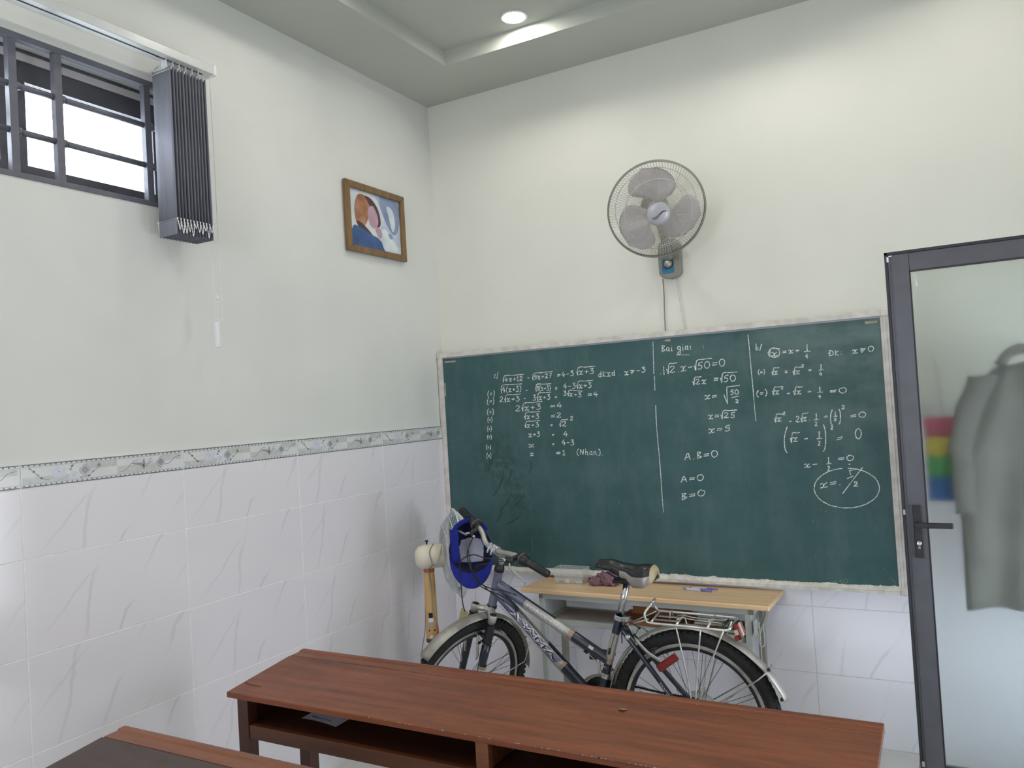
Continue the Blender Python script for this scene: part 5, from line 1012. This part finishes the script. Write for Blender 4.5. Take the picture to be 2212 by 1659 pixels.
# ================================================================= BLUE CAP hanging on the far end of the handlebar
cp = thing('baseball_cap', (.585, -.72, .95), 'bright blue baseball cap hung by its strap on the left end of the handlebar', 'cap')
on = Vector((.50, -.86, .06)).normalized(); cr_ = Vector((0, 0, 1)).cross(on).normalized(); cu_ = on.cross(cr_)
CM = Matrix((cr_, cu_, on)).transposed().to_4x4(); CM.translation = Vector((.596, -.742, .955))
RXc, RYc, DPc = .100, .106, .105
def capf(u, v, k=1.0):
    a = 2*pi*u; b_ = pi/2*v; top = .12*max(0, math.sin(a))**3*math.cos(b_)
    return Vector((RXc*k*math.cos(a)*math.cos(b_)**.75*(1-.12*max(0, math.sin(a))), (RYc+top*.35)*k*math.sin(a)*math.cos(b_)**.75-.006, -DPc*k*math.sin(b_)+.02*math.sin(a)*0))
MB().grid(lambda u, v: capf(u, v), 36, 12).xf(CM).build('crown', m_blue, cp, solid=.0015)
ln = MB().grid(lambda u, v: capf(u, v*.9995, .965), 96, 48)
for i in range(96):
    for j in range(48):
        a_, b_ = 2*pi*(i+.5)/96, (j+.5)/48; px = math.cos(a_)*math.cos(pi/2*b_); py = math.sin(a_)*math.cos(pi/2*b_)
        if abs(px) < .50-.30*max(0, py) and -.60 < py < .26: ln.mi[i*48+j] = 1
ln.xf(CM).build('lining', [mat('navy_lining', '141B52', '10163F', rough=.9, sc=20), m_capwh], cp)
def band(u, v):
    a = 2*pi*u; w = .003-.014*v; k = .985-.15*v; p = capf(u, 0, k); return Vector((p.x, p.y, w))
MB().grid(band, 36, 3).xf(CM).build('sweatband', m_capdk, cp, solid=.002)
def visor(u, v):
    a = pi*(1.08+.84*u); rin = 1.0; q = capf(a/(2*pi), 0, 1.0); d = Vector((0, -1, 0)); w = math.sin(pi*u)**.38
    return Vector((q.x*(1+.02*v), q.y-.066*v*w, .004+.038*v*w-.03*v*v*w*abs(2*u-1)))
MB().grid(visor, 26, 8).xf(CM).build('visor', m_blue, cp, solid=.0025)
MB().tube([CM @ Vector((RXc*.80*math.cos(a), .045+.078*math.sin(a), .004)) for a in [pi*(.12+.76*k/14) for k in range(15)]], [.011]*15, 8, flat=.25).build('back_strap', m_blue, cp)
MB().grid(lambda u, v: CM @ Vector((-.052-.040*v+.0*u, .085-.15*u, .012-.012*v-.02*u*0)), 6, 4).build('folded_side', m_blue, cp, solid=.002)

# ================================================================= SCHOOL DESKS
def desk(x0, x1, yb_, label, mt, mledge, div, full=True):
    d = thing('school_desk', ((x0+x1)/2, yb_-.2, 0), label, 'desk')
    ys_ = yb_-.070; yfr = yb_-.352; zt = .760; zf = .727
    pr_ = [(yb_, zt-.020), (yb_, zt+.002), (yb_-.004, zt+.004), (yb_-.012, zt+.005), (yb_-.024, zt+.004), (yb_-.029, zt), (ys_+.002, zt-.001), (ys_+.002, zt-.020)]
    MB().prism(pr_, x0+.004, x1, pl='yz').build('back_ledge', mledge, d, bev=.0015)
    MB().prism([(ys_, zt-.001), (yfr, zf), (yfr, zf-.018), (ys_, zt-.020)], x0, x1+.001, pl='yz').build('desk_lid', mt, d, bev=.003, seg=3)
    for xa, xb in ((x0+.022, x0+.068), (x1-.068, x1-.022)):
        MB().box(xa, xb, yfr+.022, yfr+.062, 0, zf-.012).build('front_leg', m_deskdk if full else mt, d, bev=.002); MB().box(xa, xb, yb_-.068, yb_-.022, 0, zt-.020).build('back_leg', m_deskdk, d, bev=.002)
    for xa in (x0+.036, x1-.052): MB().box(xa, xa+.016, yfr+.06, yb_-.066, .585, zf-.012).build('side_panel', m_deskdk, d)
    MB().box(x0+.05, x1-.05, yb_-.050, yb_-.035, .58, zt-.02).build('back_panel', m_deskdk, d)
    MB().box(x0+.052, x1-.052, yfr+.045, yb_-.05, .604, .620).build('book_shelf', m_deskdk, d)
    MB().box(x0+.068, x1-.068, yfr+.026, yfr+.046, .578, .622).build('front_rail', mat('desk_rail', '7A4628', '53301C', rough=.4, sc=5, sc3=(.3, 4, 4)), d, bev=.002)
    MB().box(div, div+.040, yfr+.024, yfr+.046, .622, zf-.008).box(div+.010, div+.030, yfr+.046, yb_-.05, .620, zf+.0).build('divider', m_desk2, d, bev=.002)
    MB().box(x0+.03, x1-.03, yb_-.060, yb_-.040, .12, .17).build('foot_rail', m_deskdk, d)
    return d
dk = desk(.463, 2.366, -1.684, 'long varnished brown school desk in front of the bicycle, papers in its shelf', m_desk, m_desk, 1.386)
fk = MB(); random.seed(5)
for k in range(30):
    x = random.choice([random.uniform(.75, 1.15), random.uniform(.7, 2.3)]); y = -1.684-random.choice([.014, .030, .050]); w = random.uniform(.0006, .003)
    fk.box(x-w, x+w, y-.0008, y+.0008, .7600, .7604+(.0052 if y > -1.70 else .0003))
for k in range(50):
    x = random.uniform(1.0, 2.1); w = random.uniform(.001, .004); fk.box(x-w, x+w, -2.0372, -2.0355, .7255, .7268)
tag(fk.build('chips_and_glints', mat('chip_glint_tone', 'B59A88', '8C6A55', rough=.5), dk), kind='stuff')  # pale flecks: varnish chips together with painted-in glints of scratches
MB().lathe([(0, .0), (.012, .0), (.013, .001), (.007, .0015), (0, .0012)], (1.73, -1.80, .7543), (0, .12, 1), 14).build('wood_knot', mat('knot', '9A8577', '4A2413', rough=.3, sc=90), dk)
MB().tube(cr([(.470, -1.966, .7355), (.50, -1.972, .7350), (.53, -1.975, .7347), (.555, -1.976, .7346)], 4), .0009, 4).build('lid_crack', m_deskdk, dk)
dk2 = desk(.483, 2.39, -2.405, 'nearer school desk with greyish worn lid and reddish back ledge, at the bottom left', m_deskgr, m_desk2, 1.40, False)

pp = MB().grid(lambda u, v: Vector((.655+.16*u+.002*v, -1.908+.17*v-.015*u*(1-v), .6225+.006*v*v+.004*math.sin(u*3)+.02*max(0, v-.7))), 10, 8).build('sheet_of_paper', m_paper, None, (.73, -1.85, .622)); tag(pp, 'white sheet with a line of blue handwriting on the left of the desk shelf', 'paper')
wv_ = MB(); random.seed(3); pts = [(.685+.004*k, -1.888-.012*k/22+.0035*math.sin(k*2.1), .6262) for k in range(24)]
wv_.tube(cr(pts, 3), .0011, 4); wv_.build('handwriting', mat('blue_ink', '2E3560', rough=.6), pp, (.73, -1.85, .622))
MB().box(.665, .82, -1.822, -1.818, .632, .6335).build('printed_rule', m_cable, pp, (.73, -1.85, .622))
ts = MB().grid(lambda u, v: Vector((1.418+.065*u+.022*v+.004*math.sin(v*17), -1.875+.10*v+.008*math.sin(u*13), .624+.012*abs(math.sin(u*5+v*2))+.006*math.sin(v*11+u*3))), 14, 12).build('crumpled_tissue', mat('tissue_white', 'D5D6D8', 'C4C6CA', rough=.9), None, (1.45, -1.83, .622), solid=.001); tag(ts, 'crumpled white tissue on the desk shelf just right of the divider', 'tissue')
nb1 = MB().grid(lambda u, v: Vector((1.665+.115*u, -1.845+.15*v+.006*math.sin(u*9), .624+.010*math.sin(pi*u)+.008*v+.004*math.sin(v*9))), 12, 8).build('crumpled_paper', mat('printed_paper', 'C6CAC9', '8E9A98', rough=.8, sc=45, lo=.48, hi=.6), None, (1.72, -1.78, .622), solid=.001); tag(nb1, 'crumpled printed paper on the desk shelf, left one of the two right of the tissue', 'paper')
nb2 = MB().grid(lambda u, v: Vector((1.79+.16*u, -1.835+.14*v+.006*math.sin(u*9), .624+.014*math.sin(pi*u)+.006*v)), 12, 8).build('crumpled_paper', mat('floral_paper', 'B9C6AF', '54664A', rough=.8, sc=35, lo=.48, hi=.58), None, (1.86, -1.78, .622), solid=.001); tag(nb2, 'greenish patterned paper at the right end of the visible desk shelf', 'paper')
